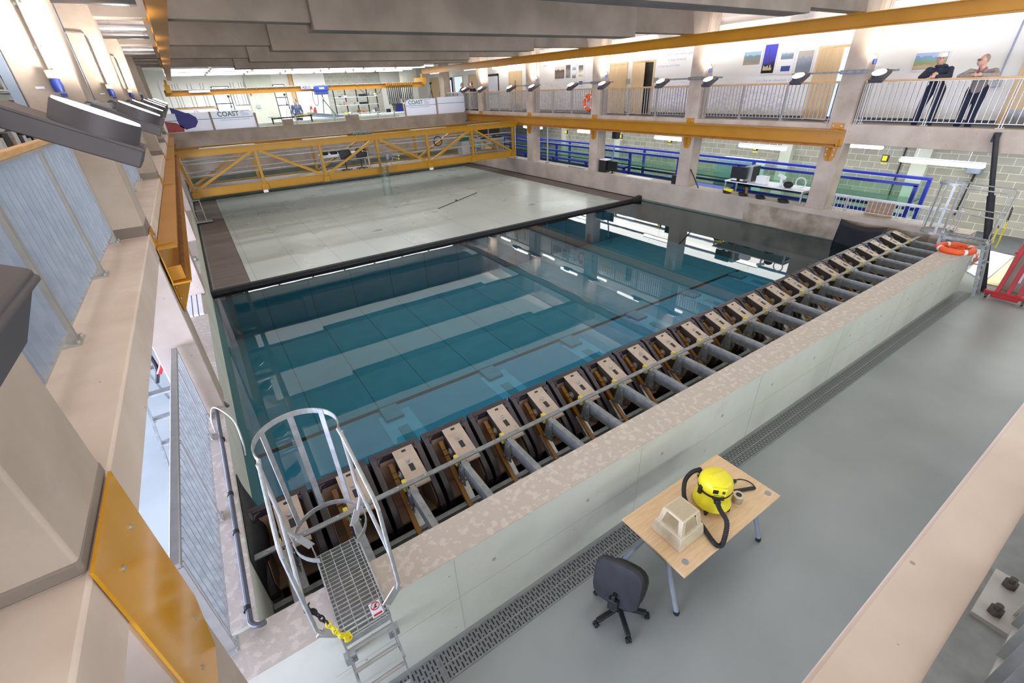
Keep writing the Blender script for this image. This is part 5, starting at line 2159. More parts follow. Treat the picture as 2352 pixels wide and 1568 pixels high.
# lower blue frame between the third and fifth columns
t = thing('blue_rail_frame', (17.2, 14, 0), 'low blue steel tank frame with glass in front of the flume beyond the fourth column', 'tank frame')
for z in (1.32, 1.62):
    MB().box(16.75 if z < 1.5 else 17.0, 16.85 if z < 1.5 else 17.1, 11.0, 21.5, z - .04, z + .04).build('top_beam', 'blue', t)
for y in (11.05, 13.6, 16.2, 18.8, 21.4):
    MB().box(16.75, 16.85, y - .05, y + .05, 0, 1.32).build('post', 'blue', t)
MB().box(16.79, 16.80, 11.0, 21.5, .4, 1.28).build('glass_side', 'glass', t)
t = thing('white_cabinet', (18.9, 6.8, 0), 'pale blue-white apparatus box seen through the flume glass beside the third column', 'apparatus')
MB().box(18.65, 19.3, 6.0, 7.7, 0, 1.85).build('box', mat('pale_aqua', '#b7d3d4', '#c2dcdc', 2, .4), t, bevel=.02)
MB().box(18.62, 18.65, 6.1, 6.6, .9, 1.25).build('panel', 'galv', t)
for k, (y, z) in enumerate(((1.95, 2.33), (6.2, 2.33), (10.2, 2.35), (13.2, 2.35), (17.4, 2.35))):
    t = thing('pull_switch', (18.7, y, z), 'small black and yellow hanging emergency box, %s along the flume aisle' % ORD[k], 'emergency box', 'emergency boxes over the flume')
    MB().box(18.66, 18.74, y - .09, y + .09, z - .10, z + .10).build('case', 'black', t, bevel=.01)
    MB().box(18.64, 18.66, y - .06, y + .06, z - .07, z + .07).build('yellow_face', 'chainy', t)
    MB().tube([(18.7, y, z + .1), (18.7, y - .05, 2.98)], .006, 6).build('cable', 'rail', t)
    MB().bar((18.7, y - .08, z - .16), (18.7, y + .08, z - .16), .02, .03).build('handle', 'chainy', t)
for k, (x, z) in enumerate(((18.2, 2.78), (19.4, 2.70))):
    t = thing('cable_tray', (x, 10, z), 'long blue-grey channel tray hung under the right gallery slab, %s one' % ('wider front', 'narrower rear')[k], 'cable tray')
    MB().box(x - .12, x + .12, -3, 28, z, z + .05).build('channel', 'cbl', t)
    b = MB()
    for i in range(16):
        b.tube([(x, -2 + i * 1.9, z + .05), (x, -2 + i * 1.9, 3.1)], .007, 6)
    b.build('hanger_rod', 'galvd', t)
t = thing('silver_duct', (18.8, 0, 2.9), 'silver rectangular duct under the right gallery slab', 'duct')
MB().box(18.6, 19.1, -3, 26, 2.85, 3.08).build('duct', 'duct', t)
t = thing('socket_box', (21.2, .35, 1.85), 'grey isolator box with cable on the block wall above the far ladder', 'socket')
MB().box(21.15, 21.5, .15, .5, 1.75, 2.0).build('box', 'cbl', t, bevel=.02)
MB().tube([(21.4, .3, 1.75), (21.42, .35, .4)], .03, 8).build('cable', 'black', t)
t = thing('wall_pipe', (21.45, 2.35, 0), 'thin black pipe running down the block wall beside the concrete pier', 'pipe')
MB().tube([(21.44, 2.35, .3), (21.44, 2.35, 3.1)], .025, 8).build('pipe', 'black', t)
t = thing('steel_post', (20.6, -1.9, 0), 'blue-grey steel post in front of the block wall at the right edge', 'post')
MB().box(20.5, 20.62, -1.95, -1.83, 0, 3.1).build('post', 'cbl', t)

# things standing on the right tank wall
ZT = 1.232
bench('metal_bench', 15.78, 16.55, 2.75, 5.4, ZT, 1.62, 'pale topped metal bench along the right tank wall beside the nearest column', 'whitep', 'galv', zfar=0)
c = thing('monitor', (15.9, 5.05, 1.62), 'black monitor standing on the metal bench on the right tank wall', 'monitor')
b = MB()
b.box(15.88, 15.92, 4.72, 5.28, 1.70, 2.08)
b.build('screen_case', 'black', c, bevel=.008)
MB().box(15.92, 15.95, 4.95, 5.05, 1.62, 1.80).build('stand', 'black', c)
tag(MB().box(15.80, 15.86, 4.62, 5.20, 1.622, 1.65).build('keyboard', 'black', bevel=.006), 'black keyboard in front of the monitor on the metal bench', 'keyboard')
c = thing('computer_tower', (16.3, 4.75, 1.62), 'black computer tower with silver front behind the monitor on the metal bench', 'computer')
MB().box(16.05, 16.50, 4.62, 4.88, 1.62, 2.10).build('case', 'black', c, bevel=.01)
MB().box(16.02, 16.05, 4.62, 4.88, 1.62, 2.10).build('front', 'galv', c)
tag(MB().box(15.95, 16.15, 4.05, 4.40, 1.621, 1.86).build('white_box', 'whitep', bevel=.01), 'white box in the middle of the metal bench', 'box')
c = thing('desk_fan', (16.1, 3.55, 1.62), 'white desk fan lying on the metal bench', 'fan')
b = MB()
b.cyl((16.1, 3.62, 1.63), (16.1, 3.66, 1.85), .05, .03)
b.bar((16.1, 3.52, 1.86), (16.1, 3.76, 1.95), .06, .08)
b.build('base', 'whitep', c)
c = thing('fan_guard', (16.05, 3.05, 1.62), 'round white fan guard leaning at the end of the metal bench', 'fan')
MB().torus((16.05, 3.02, 1.80), .15, .02, 24, 8, 'x').build('guard', 'whitep', c)
tag(MB().ell((16.0, 3.35, 1.71), (.12, .15, .10), 12, 8).build('black_bag', 'rubber'), 'black bundle beside the white fan on the metal bench', 'bag')
for i, (y, sz, m_, lb) in enumerate(((5.15, .12, 'rubber', 'dark tangle of cable on the tank wall under the bench, farthest'), (4.55, .13, 'rubber', 'dark tangle of cable on the tank wall under the bench, second'),
                                     (3.95, .13, 'rubber', 'dark tangle of cable on the tank wall under the bench, third'), (3.2, .14, 'rubber', 'dark tangle of cable on the tank wall under the bench, nearest'))):
    b = MB()
    for k in range(4):
        b.torus((15.68 + .02 * k, y + .03 * k, ZT + .02 + .018 * k), sz - .02 * (k % 2), .014, 18, 6)
    tag(b.build('cable_tangle', m_), lb, 'cable', 'cable tangles on the right tank wall')
c = thing('yellow_torch', (15.7, 5.25, ZT), 'yellow cylindrical tool lying on the tank wall by the bench leg', 'tool')
MB().cyl((15.70, 4.98, 1.33), (15.70, 5.28, 1.33), .06).build('body', 'chainy', c)
c = thing('wooden_handle', (15.75, 4.55, ZT), 'short brown wooden handle standing on the tank wall under the bench', 'tool')
MB().bar((15.75, 4.5, ZT), (15.75, 4.52, 1.50), .07, .05).build('handle', 'ochre', c)
c = thing('black_pole', (15.7, 7.0, ZT), 'thin black pole leaning against the second right column', 'pole')
c.location = (15.7, 6.6, ZT)
MB().tube([(15.70, 6.32, ZT + .01), (15.66, 6.74, 1.85)], .022, 8).build('pole', 'black', c)
monitor((15.78, 11.15 - .35, ZT), .62, .40, 'black monitor standing on the tank wall between the second and third columns', PI / 2)
c = thing('computer_tower', (15.8, 11.4, ZT), 'black computer case on the tank wall beside the third column', 'computer')
MB().box(15.68, 15.98, 11.12, 11.52, ZT, ZT + .50).build('case', 'black', c, bevel=.01)
tag(MB().box(15.68, 15.98, 11.06, 11.50, ZT + .50, ZT + .54).build('white_tray', 'whitep'), 'white tray on top of the computer case on the tank wall', 'tray')
c = thing('hoist_strap', (16.0, 10.95, 2.0), 'blue and yellow lifting strap hanging from a small hoist beside the third column', 'strap')
MB().tube([(16.0, 10.95, 2.55), (16.0, 10.95, 2.35)], .012, 6).build('hook', 'galv', c)
MB().tube([(16.0, 10.95, 2.33), (15.98, 10.98, 1.95), (15.95, 11.02, 1.70)], .03, 8).build('blue_strap', mat('blue_webbing', '#5a78b8', '#6a88c6', 5, .7), c)
MB().tube([(15.95, 11.02, 1.72), (15.9, 10.9, 1.50), (15.88, 10.82, ZT + .02)], .025, 8).build('yellow_strap', mat('yellow_webbing', '#c3a53a', '#d0b448', 5, .7), c)
c = thing('aisle_hoist', (16.0, 10.95, 2.6), 'small black hoist hanging under the gallery slab beside the third column', 'hoist')
MB().box(15.98, 16.2, 10.85, 11.15, 2.58, 2.90).build('body', 'black', c, bevel=.03)
for y, lb in ((16.0, 'thin steel stand pipe on the tank wall just past the fifth column'), (15.35, 'thin steel stand pipe on the tank wall just before the fifth column')):
    pass
c = thing('stand_pipe', (15.75, 15.2, ZT), 'thin white stand pipe rising from the tank wall beside the fourth column', 'pipe')
MB().tube([(15.75, 15.35, ZT), (15.75, 15.35, 3.0)], .03, 8).build('pipe', 'rail', c)
MB().box(15.68, 15.82, 15.25, 15.45, ZT, ZT + .03).build('foot', 'galvd', c)
c = thing('stand_pipe', (15.75, 18.2, ZT), 'thin white stand pipe rising from the tank wall by the bridge end', 'pipe')
MB().tube([(15.75, 18.25, ZT), (15.75, 18.25, 3.0)], .03, 8).build('pipe', 'rail', c)
MB().box(15.68, 15.82, 18.15, 18.35, ZT, ZT + .03).build('foot', 'galvd', c)
tag(MB().box(15.66, 15.74, 12.5, 13.6, ZT, ZT + .03).build('timber_batten', 'galvd'), 'flat metal bar lying along the tank wall past the third column', 'bar')
tag(MB().box(15.68, 15.95, 8.6, 9.9, ZT, ZT + .02).build('white_strip', 'whitep'), 'long pale strip lying on the tank wall past the black monitor', 'strip')
tag(MB().box(15.7, 15.8, 7.35, 7.55, ZT, ZT + .32).build('small_speaker', 'black', bevel=.01), 'small black box standing on the tank wall against the second column', 'box')
tag(MB().box(16.10, 16.75, 5.7, 7.2, 1.08, 1.2).build('blue_sheet', mat('blue_foam', '#3a49b8', '#4453c2', 5, .6)), 'flat blue sheet behind the tank wall left of the bench', 'sheet')
# plywood behind the low barrier
tag(MB().box(15.92, 15.95, .42, 1.08, ZT, 1.66).build('plywood_sheet', 'ply'), 'square plywood sheet leaning behind the low barrier', 'board')

# right-hand corner
c = thing('dark_sheet', (15.4, .6, 1.2), 'dark rubber sheet draped across the tank corner behind the last paddles', 'sheet')
b = MB()
n = 14
rows = []
tl, tr, bl, br = Vector((15.50, 1.42, 1.10)), Vector((15.05, .16, 1.20)), Vector((15.50, 1.42, .2)), Vector((15.05, .16, .2))
vs, fs = [], []
for j in range(7):
    for i in range(n + 1):
        u, v_ = i / n, j / 6
        p_ = tl.lerp(tr, u).lerp(bl.lerp(br, u), v_)
        p_ += Vector((-.6, 1, 0)).normalized() * (.035 * math.sin(u * 9 + v_ * 2) * (.3 + v_))
        p_.z -= .10 * math.sin(u * PI) * (1 - v_)
        vs.append(p_)
for j in range(6):
    for i in range(n):
        a = j * (n + 1) + i
        fs.append((a, a + 1, a + n + 2, a + n + 1))
b.add(vs, fs)
o = b.build('sheet', 'sheet', c)
sd = o.modifiers.new('solid', 'SOLIDIFY')
sd.thickness = .01
MB().tube([(15.50, 1.44, .15), (15.50, 1.44, 1.12)], .012, 8).build('edge_rod', 'galv', c)
c = thing('padded_pole', (15.6, -1.97, 0), 'tall black padded pole standing behind the far ladder', 'pole')
b = MB()
b.tube([(15.60, -1.97, 0), (15.57, -1.45, 1.8), (15.55, -1.35, 2.15)], .07, 14)
b.tube([(15.55, -1.36, 2.1), (15.53, -.98, 3.40)], .05, 12)
b.box(15.50, 15.60, -1.04, -.93, 3.25, 3.44)
b.build('pole', 'rubber', c)
c = thing('engine_hoist', (15.6, -2.4, 0), 'red folded workshop crane on casters leaning in the right corner', 'workshop crane')
b = MB()
b.box(15.17, 15.28, -2.95, -2.05, .10, .18)
b.box(15.12, 15.26, -2.66, -2.20, .06, .15)
b.build('base_bar', 'red', c, bevel=.008)
for y in (-2.26, -2.44, -2.62):
    MB().bar((15.25, y, .16), (15.72, y, 1.62), .075, .075, (0, 1, 0)).build('leg', 'red', c, bevel=.006)
MB().box(15.50, 15.72, -2.70, -2.18, 1.0, 1.05).build('cross_bar', 'red', c)
for y in (-2.12, -2.74):
    w_ = MB()
    w_.cyl((15.20, y - .02, .045), (15.20, y + .02, .045), .045)
    w_.box(15.17, 15.23, y - .03, y + .03, .06, .11)
    w_.build('caster', 'bearing', c)
MB().bar((15.40, -2.49, .42), (15.46, -2.49, .70), .05, .02).build('white_label', 'signw', c)
tag(MB().prism([(16.15, -1.86), (16.15, -2.12), (18.8, -2.12), (18.8, -1.78)], 'z', 0.0, .03).build('cream_board', 'cream'), 'cream board lying on the floor beside the red workshop crane', 'board')
tag(MB().prism([(16.3, -1.82), (19.1, -1.74), (19.25, -1.25), (19.15, -1.2), (16.8, -1.35)], 'z', 0.0, .03).build('white_board', 'whitep'), 'white board lying on the floor behind the black padded pole', 'board')
tag(MB().box(19.3, 21.4, -4, .2, 0, .015).build('dark_mat', 'galfloor'), 'dark grey mat covering the floor in front of the block wall', 'mat')
# ---------------------------------------------------------------- far hall
YS = 23.62


def signpanel(x0, x1, z0, z1, label, rl=False, rr=False, r=.28):
    t = thing('parapet_sign', ((x0 + x1) / 2, YS, z0), label, 'sign')
    poly = [(x0, z0), (x1, z0)]
    if rr:
        poly += [(x1 - r + r * math.cos(a), z1 - r + r * math.sin(a)) for a in [i * PI / 16 for i in range(9)]]
    else:
        poly += [(x1, z1)]
    if rl:
        poly += [(x0 + r + r * math.cos(a), z1 - r + r * math.sin(a)) for a in [PI / 2 + i * PI / 16 for i in range(9)]]
    else:
        poly += [(x0, z1)]
    MB().prism(poly, 'y', YS - .02, YS + .02).build('board', 'signt', t)
    zl = z0 + (z1 - z0) * .62
    MB().box(x0, x1, YS - .024, YS - .0201, zl - .012, zl + .012).build('teal_line', 'teal', t)
    return t, zl


def lettering(t, x, zl, s):
    R0 = (PI / 2, 0, 0)
    y = YS - .026
    text('lettering', 'COAST', 'teal', (x, y, zl + .07), .285 * s, R0, t, bold=.007)
    for i, l in enumerate(('LABORATORY', 'WITH', 'PLYMOUTH', 'UNIVERSITY')):
        text('lettering', l, 'ink', (x + 1.0 * s, y, zl + .235 * s - i * .062 * s + .01), .066 * s, R0, t)
    text('lettering', 'COASTAL OCEAN & SEDIMENT TRANSPORT', 'ink', (x + .04, y, zl - .11 * s), .066 * s, R0, t)


t, zl = signpanel(.06, 1.93, 3.42, 4.20, 'white parapet sign with blurred indigo and red print at its left end')
MB().prism([(.62, 3.9), (.62, 4.20), (1.15, 4.20), (1.40, 4.0), (1.42, 3.82), (1.25, 3.60), (.85, 3.52), (.66, 3.66)], 'y', YS - .026, YS - .0245).build('indigo_print', 'indigo', t)
MB().prism([(.12, 3.44), (.75, 3.44), (.80, 3.62), (.55, 3.82), (.12, 3.90)], 'y', YS - .026, YS - .0245).build('red_print', mat('red_print_ink', '#b0464a', '#c0565a', 3, .5), t)
MB().prism([(.50, 4.20), (1.06, 4.20), (.50, 4.46)], 'y', YS - .02, YS + .02).build('indigo_flap', 'indigo', t)
t, zl = signpanel(2.04, 3.84, 3.42, 4.20, 'white sign panel reading COAST beside the indigo print on the far parapet', rr=True)
lettering(t, 2.28, zl, 1.0)
t, zl = signpanel(11.80, 13.72, 3.42, 4.26, 'white sign panel reading COAST at the right end of the far parapet', rl=True)
lettering(t, 11.98, zl, 1.0)
t, zl = signpanel(13.83, 15.66, 3.42, 4.30, 'plain white sign panel with teal line beside the right COAST sign')
for x, z, lb in ((1.985, 4.2, 'short concrete-coloured post between the two left sign panels'), (3.88, 4.06, 'short concrete-coloured post right of the left COAST sign'), (11.74, 4.06, 'short concrete-coloured post left of the right COAST sign'), (13.775, 4.28, 'short concrete-coloured post between the two right sign panels')):
    tag(MB().box(x - .045, x + .045, YS - .04, YS + .04, 3.42, z).build('sign_post', 'conc'), lb, 'post')
# glass balustrade posts and the sediment flume behind it
t = thing('sediment_flume', (7.8, 25.0, 2.8), 'long pale water tank behind the far parapet', 'flume')
MB().box(3.9, 11.7, 24.55, 25.5, 2.8, 3.52).build('tank', mat('pale_green_tank', '#c9d6cb', '#d6e1d6', 2, .25), t)
MB().box(3.95, 11.65, 24.6, 25.45, 3.50, 3.53).build('water', mat('pale_water', '#b9d5d0', '#c6dfda', 1, .05), t)
for x in (5.9, 7.9, 8.9, 10.4, 11.4):
    MB().box(x - .03, x + .03, 24.48, 24.54, 2.8, 3.75).build('post', 'galv', t)
for x, w_, lb in ((5.3, .5, 'low grey block on the far parapet left of the hanging beam'), (8.6, .75, 'low brown block on the far parapet under the hanging beam')):
    tag(MB().box(x - w_ / 2, x + w_ / 2, 23.5, 23.7, 3.42, 3.68).build('parapet_block', 'conc'), lb, 'block')
t = thing('flume_rig', (5.2, 24.8, 3.4), 'white and black instrument carriage across the far tank beside the checked shirt', 'carriage')
b = MB()
b.bar((4.55, 24.4, 3.78), (6.9, 25.2, 3.62), .10, .05)
b.build('white_beam', 'signw', t)
b = MB()
b.bar((4.7, 24.5, 3.70), (6.8, 24.7, 3.74), .05, .06)
for x in (4.75, 6.7):
    b.box(x - .03, x + .03, 24.5, 24.6, 3.45, 3.80)
b.build('black_frame', 'black', t)
MB().bar((5.95, 24.45, 3.78), (6.8, 24.55, 3.84), .05, .05).build('yellow_level', 'chainy', t)

# hanging beam, slings, hoist, crane girder
YG = 27.0
t = thing('crane_girder', (7.5, YG, 5.0), 'yellow twin crane girder crossing the far hall under the roof lights', 'crane')
for y in (YG, YG + .75):
    b = MB()
    b.box(.5, 14.6, y - .09, y + .09, 4.90, 4.93)
    b.box(.5, 14.6, y - .09, y + .09, 5.16, 5.19)
    b.box(.5, 14.6, y - .012, y + .012, 4.93, 5.16)
    b.build('girder', 'orange', t)
b = MB()
b.box(.5, 14.4, YG - .16, YG - .12, 5.15, 5.19)
for i in range(28):
    b.box(.7 + i * .5, .74 + i * .5, YG - .16, YG - .09, 5.12, 5.20)
b.build('festoon_track', 'galv', t)
for x in (.70, 14.55):
    b = MB()
    b.box(x - .12, x + .12, YG - .35, YG + 1.1, 5.05, 5.40)
    b.box(x - .05, x + .05, YG - .1, YG + .1, 5.4, 5.62)
    b.build('end_carriage', 'yellow', t)
MB().box(1.55, 2.5, YG - .17, YG - .165, 5.03, 5.13).build('serial_plate', 'signw', t)
text('lettering', '113-081695', 'ink', (1.6, YG - .175, 5.045), .11, (PI / 2, 0, 0), t)
MB().box(7.0, 7.75, YG - .19, YG - .185, 5.0, 5.17).build('name_plate', 'signw', t)
text('lettering', 'ABUS', 'indigo', (7.06, YG - .195, 5.02), .19, (PI / 2, 0, 0), t, bold=.006)
t = thing('crane_hoist', (8.05, YG, 4.8), 'blue electric hoist unit hanging on the crane girder', 'hoist')
MB().box(7.65, 8.45, YG - .40, YG + .25, 4.86, 5.14).build('housing', 'bluebox', t, bevel=.05)
MB().box(7.72, 8.40, YG - .36, YG + .2, 4.70, 4.90).build('drum_case', 'bluebox', t, bevel=.04)
MB().box(7.92, 8.20, YG - .41, YG - .40, 4.98, 5.06).build('name_plate', 'signw', t)
text('lettering', 'ABUS', 'indigo', (7.95, YG - .415, 4.995), .075, (PI / 2, 0, 0), t)
b = MB()
b.tube([(8.1, YG, 4.72), (8.1, YG, 4.55)], .03, 8)
b.build('hook_block', 'ochre', t)
b = MB()
b.tube(smooth_path([(8.1, YG, 4.56), (8.16, YG, 4.48), (8.1, YG, 4.41), (8.04, YG, 4.46)], 5), .02, 8)
b.build('hook', 'galvd', t)
t = thing('hanging_beam', (8.3, YG, 3.6), 'blue-grey steel beam hanging level from the crane hook', 'beam')
b = MB()
b.bar((7.05, YG, 3.82), (9.45, YG, 3.52), .16, .03)
b.bar((7.05, YG, 3.64), (9.45, YG, 3.34), .16, .03)
b.bar((7.05, YG, 3.73), (9.45, YG, 3.43), .02, .18)
b.build('beam', 'cbl', t)
t = thing('lifting_sling', (8.1, YG, 4.4), 'green two leg lifting sling between hook and hanging beam', 'sling')
MT['sling'] = mat('green_webbing', '#4c6a4c', '#587858', 8, .7)
MB().tube([(8.1, YG, 4.45), (7.95, YG - .1, 3.72)], .028, 8).build('leg', 'sling', t)
MB().tube([(8.1, YG, 4.45), (8.62, YG - .1, 3.62)], .028, 8).build('leg', 'sling', t)
t = thing('festoon_cables', (12.5, YG - .15, 5.0), 'row of looped black festoon cables hanging at the right end of the crane girder', 'festoon')
b = MB()
random.seed(5)
for i in range(13):
    x = 12.0 + i * .13
    L = random.uniform(.65, 1.15)
    b.tube(smooth_path([(x, YG - .2, 5.12), (x + .02, YG - .22, 4.95 - L * .7), (x + .07, YG - .2, 4.95 - L), (x + .11, YG - .2, 4.95 - L * .6), (x + .13, YG - .2, 5.12)], 5), .022, 6)
b.build('cable_loops', 'rubber', t)
b = MB()
for i in range(14):
    x = 12.0 + i * .13
    b.box(x - .03, x + .03, YG - .23, YG - .17, 5.03, 5.17)
b.build('trolley', 'orange', t)
t = thing('pendant_cable', (10.6, YG + .3, 4.6), 'thin black cable sagging from the girder over the far shelves', 'cable')
MB().tube(smooth_path([(10.2, YG, 5.1), (10.7, YG, 4.62), (11.2, YG, 4.55), (11.6, YG, 4.7), (11.8, YG, 5.1)], 8), .014, 6).build('cable', 'black', t)
t = thing('pendant_cable', (7.4, YG - .2, 4.3), 'black control cable loop hanging beside the blue hoist', 'cable')
MB().tube(smooth_path([(7.55, YG - .2, 4.9), (7.50, YG - .2, 4.5), (7.58, YG - .2, 4.18), (7.75, YG - .2, 4.25), (7.8, YG - .2, 4.8)], 8), .014, 6).build('cable', 'black', t)

# far wall
YF = 34.0
for k, (x0, x1, z0, z1, bars) in enumerate(((3.05, 3.95, 3.2, 5.4, (4.42,)), (6.7, 7.35, 3.3, 5.4, (4.15, 4.62)))):
    f = MB()
    f.box(x0 - .05, x1 + .05, YF - .06, YF, z0 - .05, z1)
    wd = f.build('window_%d' % (k + 3), 'black')
    wd['kind'] = 'structure'
    MB().box(x0, x1, YF - .065, YF - .061, z0, z1 - .04).build('pane', 'sky', wd)
    b = MB()
    for z in bars:
        b.box(x0, x1, YF - .08, YF - .065, z - .03, z + .03)
    b.build('glazing_bar', 'black', wd)
b = MB()
for x0, x1 in ((.3, 2.85), (4.15, 4.95)):
    b.box(x0, x1, YF - .05, YF, 4.28, 5.6)
o = b.build('trim_2', 'white')
o['kind'] = 'structure'
b = MB()
for x in (.62, .95, 1.10, 1.25, 1.75, 1.95, 2.45, 2.62, 4.15, 4.32, 4.62, 4.78, 4.93):
    b.box(x - .01, x + .01, YF - .056, YF - .05, 4.28, 5.6)
for x0, x1 in ((.3, 2.85), (4.15, 4.95)):
    b.box(x0, x1, YF - .056, YF - .05, 4.28, 4.30)
o = b.build('trim_3', 'black')
o['kind'] = 'structure'
struct(MB().box(5.0, 6.6, YF - .3, YF, 2.8, 6.3).build('pier', 'concwall'))
struct(MB().box(7.75, 7.95, YF - .25, YF, 2.8, 6.3).build('trim_4', 'wood'))
struct(MB().box(8.0, 10.1, YF - .2, YF, 2.8, 6.3).build('pier', 'white'))
struct(MB().box(10.1, 14.2, YF - .06, YF, 2.8, 6.3).build('wall_block_panel', 'blockx'))
struct(MB().box(14.6, 15.7, 30.5, 31.0, 2.8, 6.3).build('concrete_column', 'concwall'))
t = thing('radiator', (1.9, YF - .1, 3.6), 'white ribbed radiator panel below the far left windows', 'radiator')
b = MB()
b.box(.8, 2.9, YF - .1, YF - .05, 3.3, 4.2)
for i in range(20):
    b.box(.85 + i * .1, .90 + i * .1, YF - .12, YF - .1, 3.32, 4.15)
b.build('panel', 'white', t)
MB().box(.7, 3.0, YF - .14, YF - .05, 4.2, 4.26).build('shelf', 'wood', t)


def shelf_unit():
    t = thing('shelf_unit', (11.9, 32.4, 2.8), 'tall open metal shelf unit in the middle of the far hall', 'shelf unit')
    x0, x1, y = 10.15, 13.2, 32.4
    for x in (x0, 10.95, 11.75, 12.5, x1):
        MB().box(x - .035, x + .035, y - .02, y + .02, 2.8, 5.1).build('upright', 'black', t)
    for z in (3.45, 3.98, 4.47, 4.95):
        MB().box(x0, x1, y - .22, y + .22, z - .03, z).build('shelf', 'whitep', t)
    return t


shelf_unit()
MT['cardboard'] = mat('cardboard', '#a98e6c', '#b89d7b', 5, .7)
items = [(12.05, 4.47, .28, .16, 'black', 'black equipment case, left of two on the second far shelf'), (12.36, 4.47, .28, .16, 'black', 'black equipment case, right of two on the second far shelf'),
         (12.72, 4.47, .16, .24, 'galv', 'round steel drum on the second far shelf'), (13.05, 4.47, .22, .16, 'cream', 'cream box at the right end of the second far shelf'),
         (12.0, 3.98, .26, .14, 'black', 'black equipment case, left of two on the third far shelf'), (12.3, 3.98, .26, .14, 'black', 'black equipment case, right of two on the third far shelf'),
         (11.65, 3.98, .30, .15, 'galv', 'grey bin on the third far shelf'), (10.85, 3.98, .22, .2, 'liner', 'beige box on the third far shelf'), (10.5, 3.98, .18, .12, 'galvd', 'grey pot at the left of the third far shelf'),
         (10.75, 3.45, .16, .10, 'chainy', 'yellow box on the bottom far shelf'), (11.0, 3.45, .18, .10, 'whitep', 'white box on the bottom far shelf'), (12.1, 3.45, .16, .10, 'ring', 'orange tool on the bottom far shelf'),
         (12.75, 3.45, .2, .14, 'whitep', 'pale crate on the bottom far shelf'), (13.05, 3.45, .24, .26, 'galvd', 'dark grey machine at the right end of the bottom far shelf'), (11.7, 3.45, .2, .18, 'ochre', 'brown box on the bottom far shelf'),
         (10.9, 4.47, .2, .10, 'whitep', 'white tray on the second far shelf'), (10.55, 4.47, .14, .08, 'black', 'small dark box at the left of the second far shelf')]
for x, z, w_, h, m_, lb in items:
    tag(MB().box(x - w_ / 2, x + w_ / 2, 32.22, 32.5, z + .001, z + h).build('storage_box', m_, bevel=.015), lb, 'box', 'stores on the far shelves')
t = thing('blue_bin', (13.9, 30.2, 2.8), 'dark bin with blue marks standing right of the far shelves', 'bin')
MB().box(13.55, 14.15, 29.9, 30.4, 2.8, 3.95).build('body', 'bearing', t, bevel=.03)
MB().box(13.65, 14.05, 29.89, 29.9, 3.3, 3.85).build('blue_panel', 'blue', t)
tag(MB().cyl((13.1, 30.1, 2.8), (13.1, 30.1, 3.65), .13, .16).build('waste_bin', 'black'), 'small black waste bin beside the dark bin with blue marks', 'bin')
t = thing('work_bench', (12.4, 28.6, 2.8), 'long pale bench edge in front of the far shelves', 'bench')
MB().box(10.2, 14.0, 28.4, 28.9, 3.42, 3.48).build('bench_top', 'whitep', t)
MB().box(10.3, 13.9, 28.5, 28.85, 2.8, 3.42).build('carcass', 'whitep', t)
for k, (x, lb) in enumerate(((8.75, 'red fire extinguisher, the larger on the far wall'), (9.0, 'red fire extinguisher, the smaller on the far wall'))):
    t = thing('fire_extinguisher', (x, 33.715, 3.45), lb, 'fire extinguisher', 'fire extinguishers on the far wall')
    h = .42 if k == 0 else .34
    MB().lathe([(.05, 0), (.085, .02), (.085, h), (.05, h + .06), (.02, h + .08)], (x, 33.715, 3.45), 14).build('cylinder', 'red', t)
    MB().box(x - .03, x + .06, 33.685, 33.745, 3.45 + h + .07, 3.45 + h + .13).build('valve', 'black', t)
    if k == 0:
        MB().box(x - .06, x + .06, 33.62, 33.63, 3.62, 3.80).build('label', 'signw', t)


def tripod(x, y, z0, z1, label):
    t = thing('tripod', (x, y, z0), label, 'tripod', 'camera tripods')
    b = MB()
    b.tube([(x, y, z1 - .45), (x, y, z1)], .022, 8)
    b.build('centre_column', 'black', t)
    for a in (20, 140, 260):
        c_, s_ = math.cos(math.radians(a)), math.sin(math.radians(a))
        MB().tube([(x, y, z1 - .35), (x + c_ * .42, y + s_ * .42, z0)], .016, 8).build('leg', 'black', t)
    MB().box(x - .07, x + .07, y - .06, y + .06, z1, z1 + .13).build('head', 'black', t, bevel=.02)
    return t


tripod(3.55, 30.5, 2.8, 4.75, 'black camera tripod standing in front of the far left window')
tripod(6.75, 31.0, 2.8, 4.72, 'black camera tripod standing in front of the middle far window')
tripod(16.9, 30.9, 3.4, 5.05, 'black camera tripod standing at the far end of the right gallery')
t = thing('wall_notice', (1.75, 33.8, 4.0), 'white square notice with red print on the far radiator panel', 'notice')
MB().box(1.62, 1.92, 33.86, 33.875, 3.85, 4.15).build('board', 'signw', t)
MB().torus((1.77, 33.855, 4.0), .10, .012, 20, 6, 'y').build('red_print', 'red', t)
t = thing('hazard_mark', (5.15, 33.6, 4.8), 'small red triangle mark on the far pier', 'marking')
MB().prism([(5.08, 4.92), (5.22, 4.92), (5.15, 4.76)], 'y', 33.68, 33.70).build('triangle', 'red', t)
tag(MB().box(5.3, 5.55, 33.64, 33.70, 4.05, 4.25).build('wall_panel', 'galv'), 'small grey control panel on the far pier', 'wall panel')

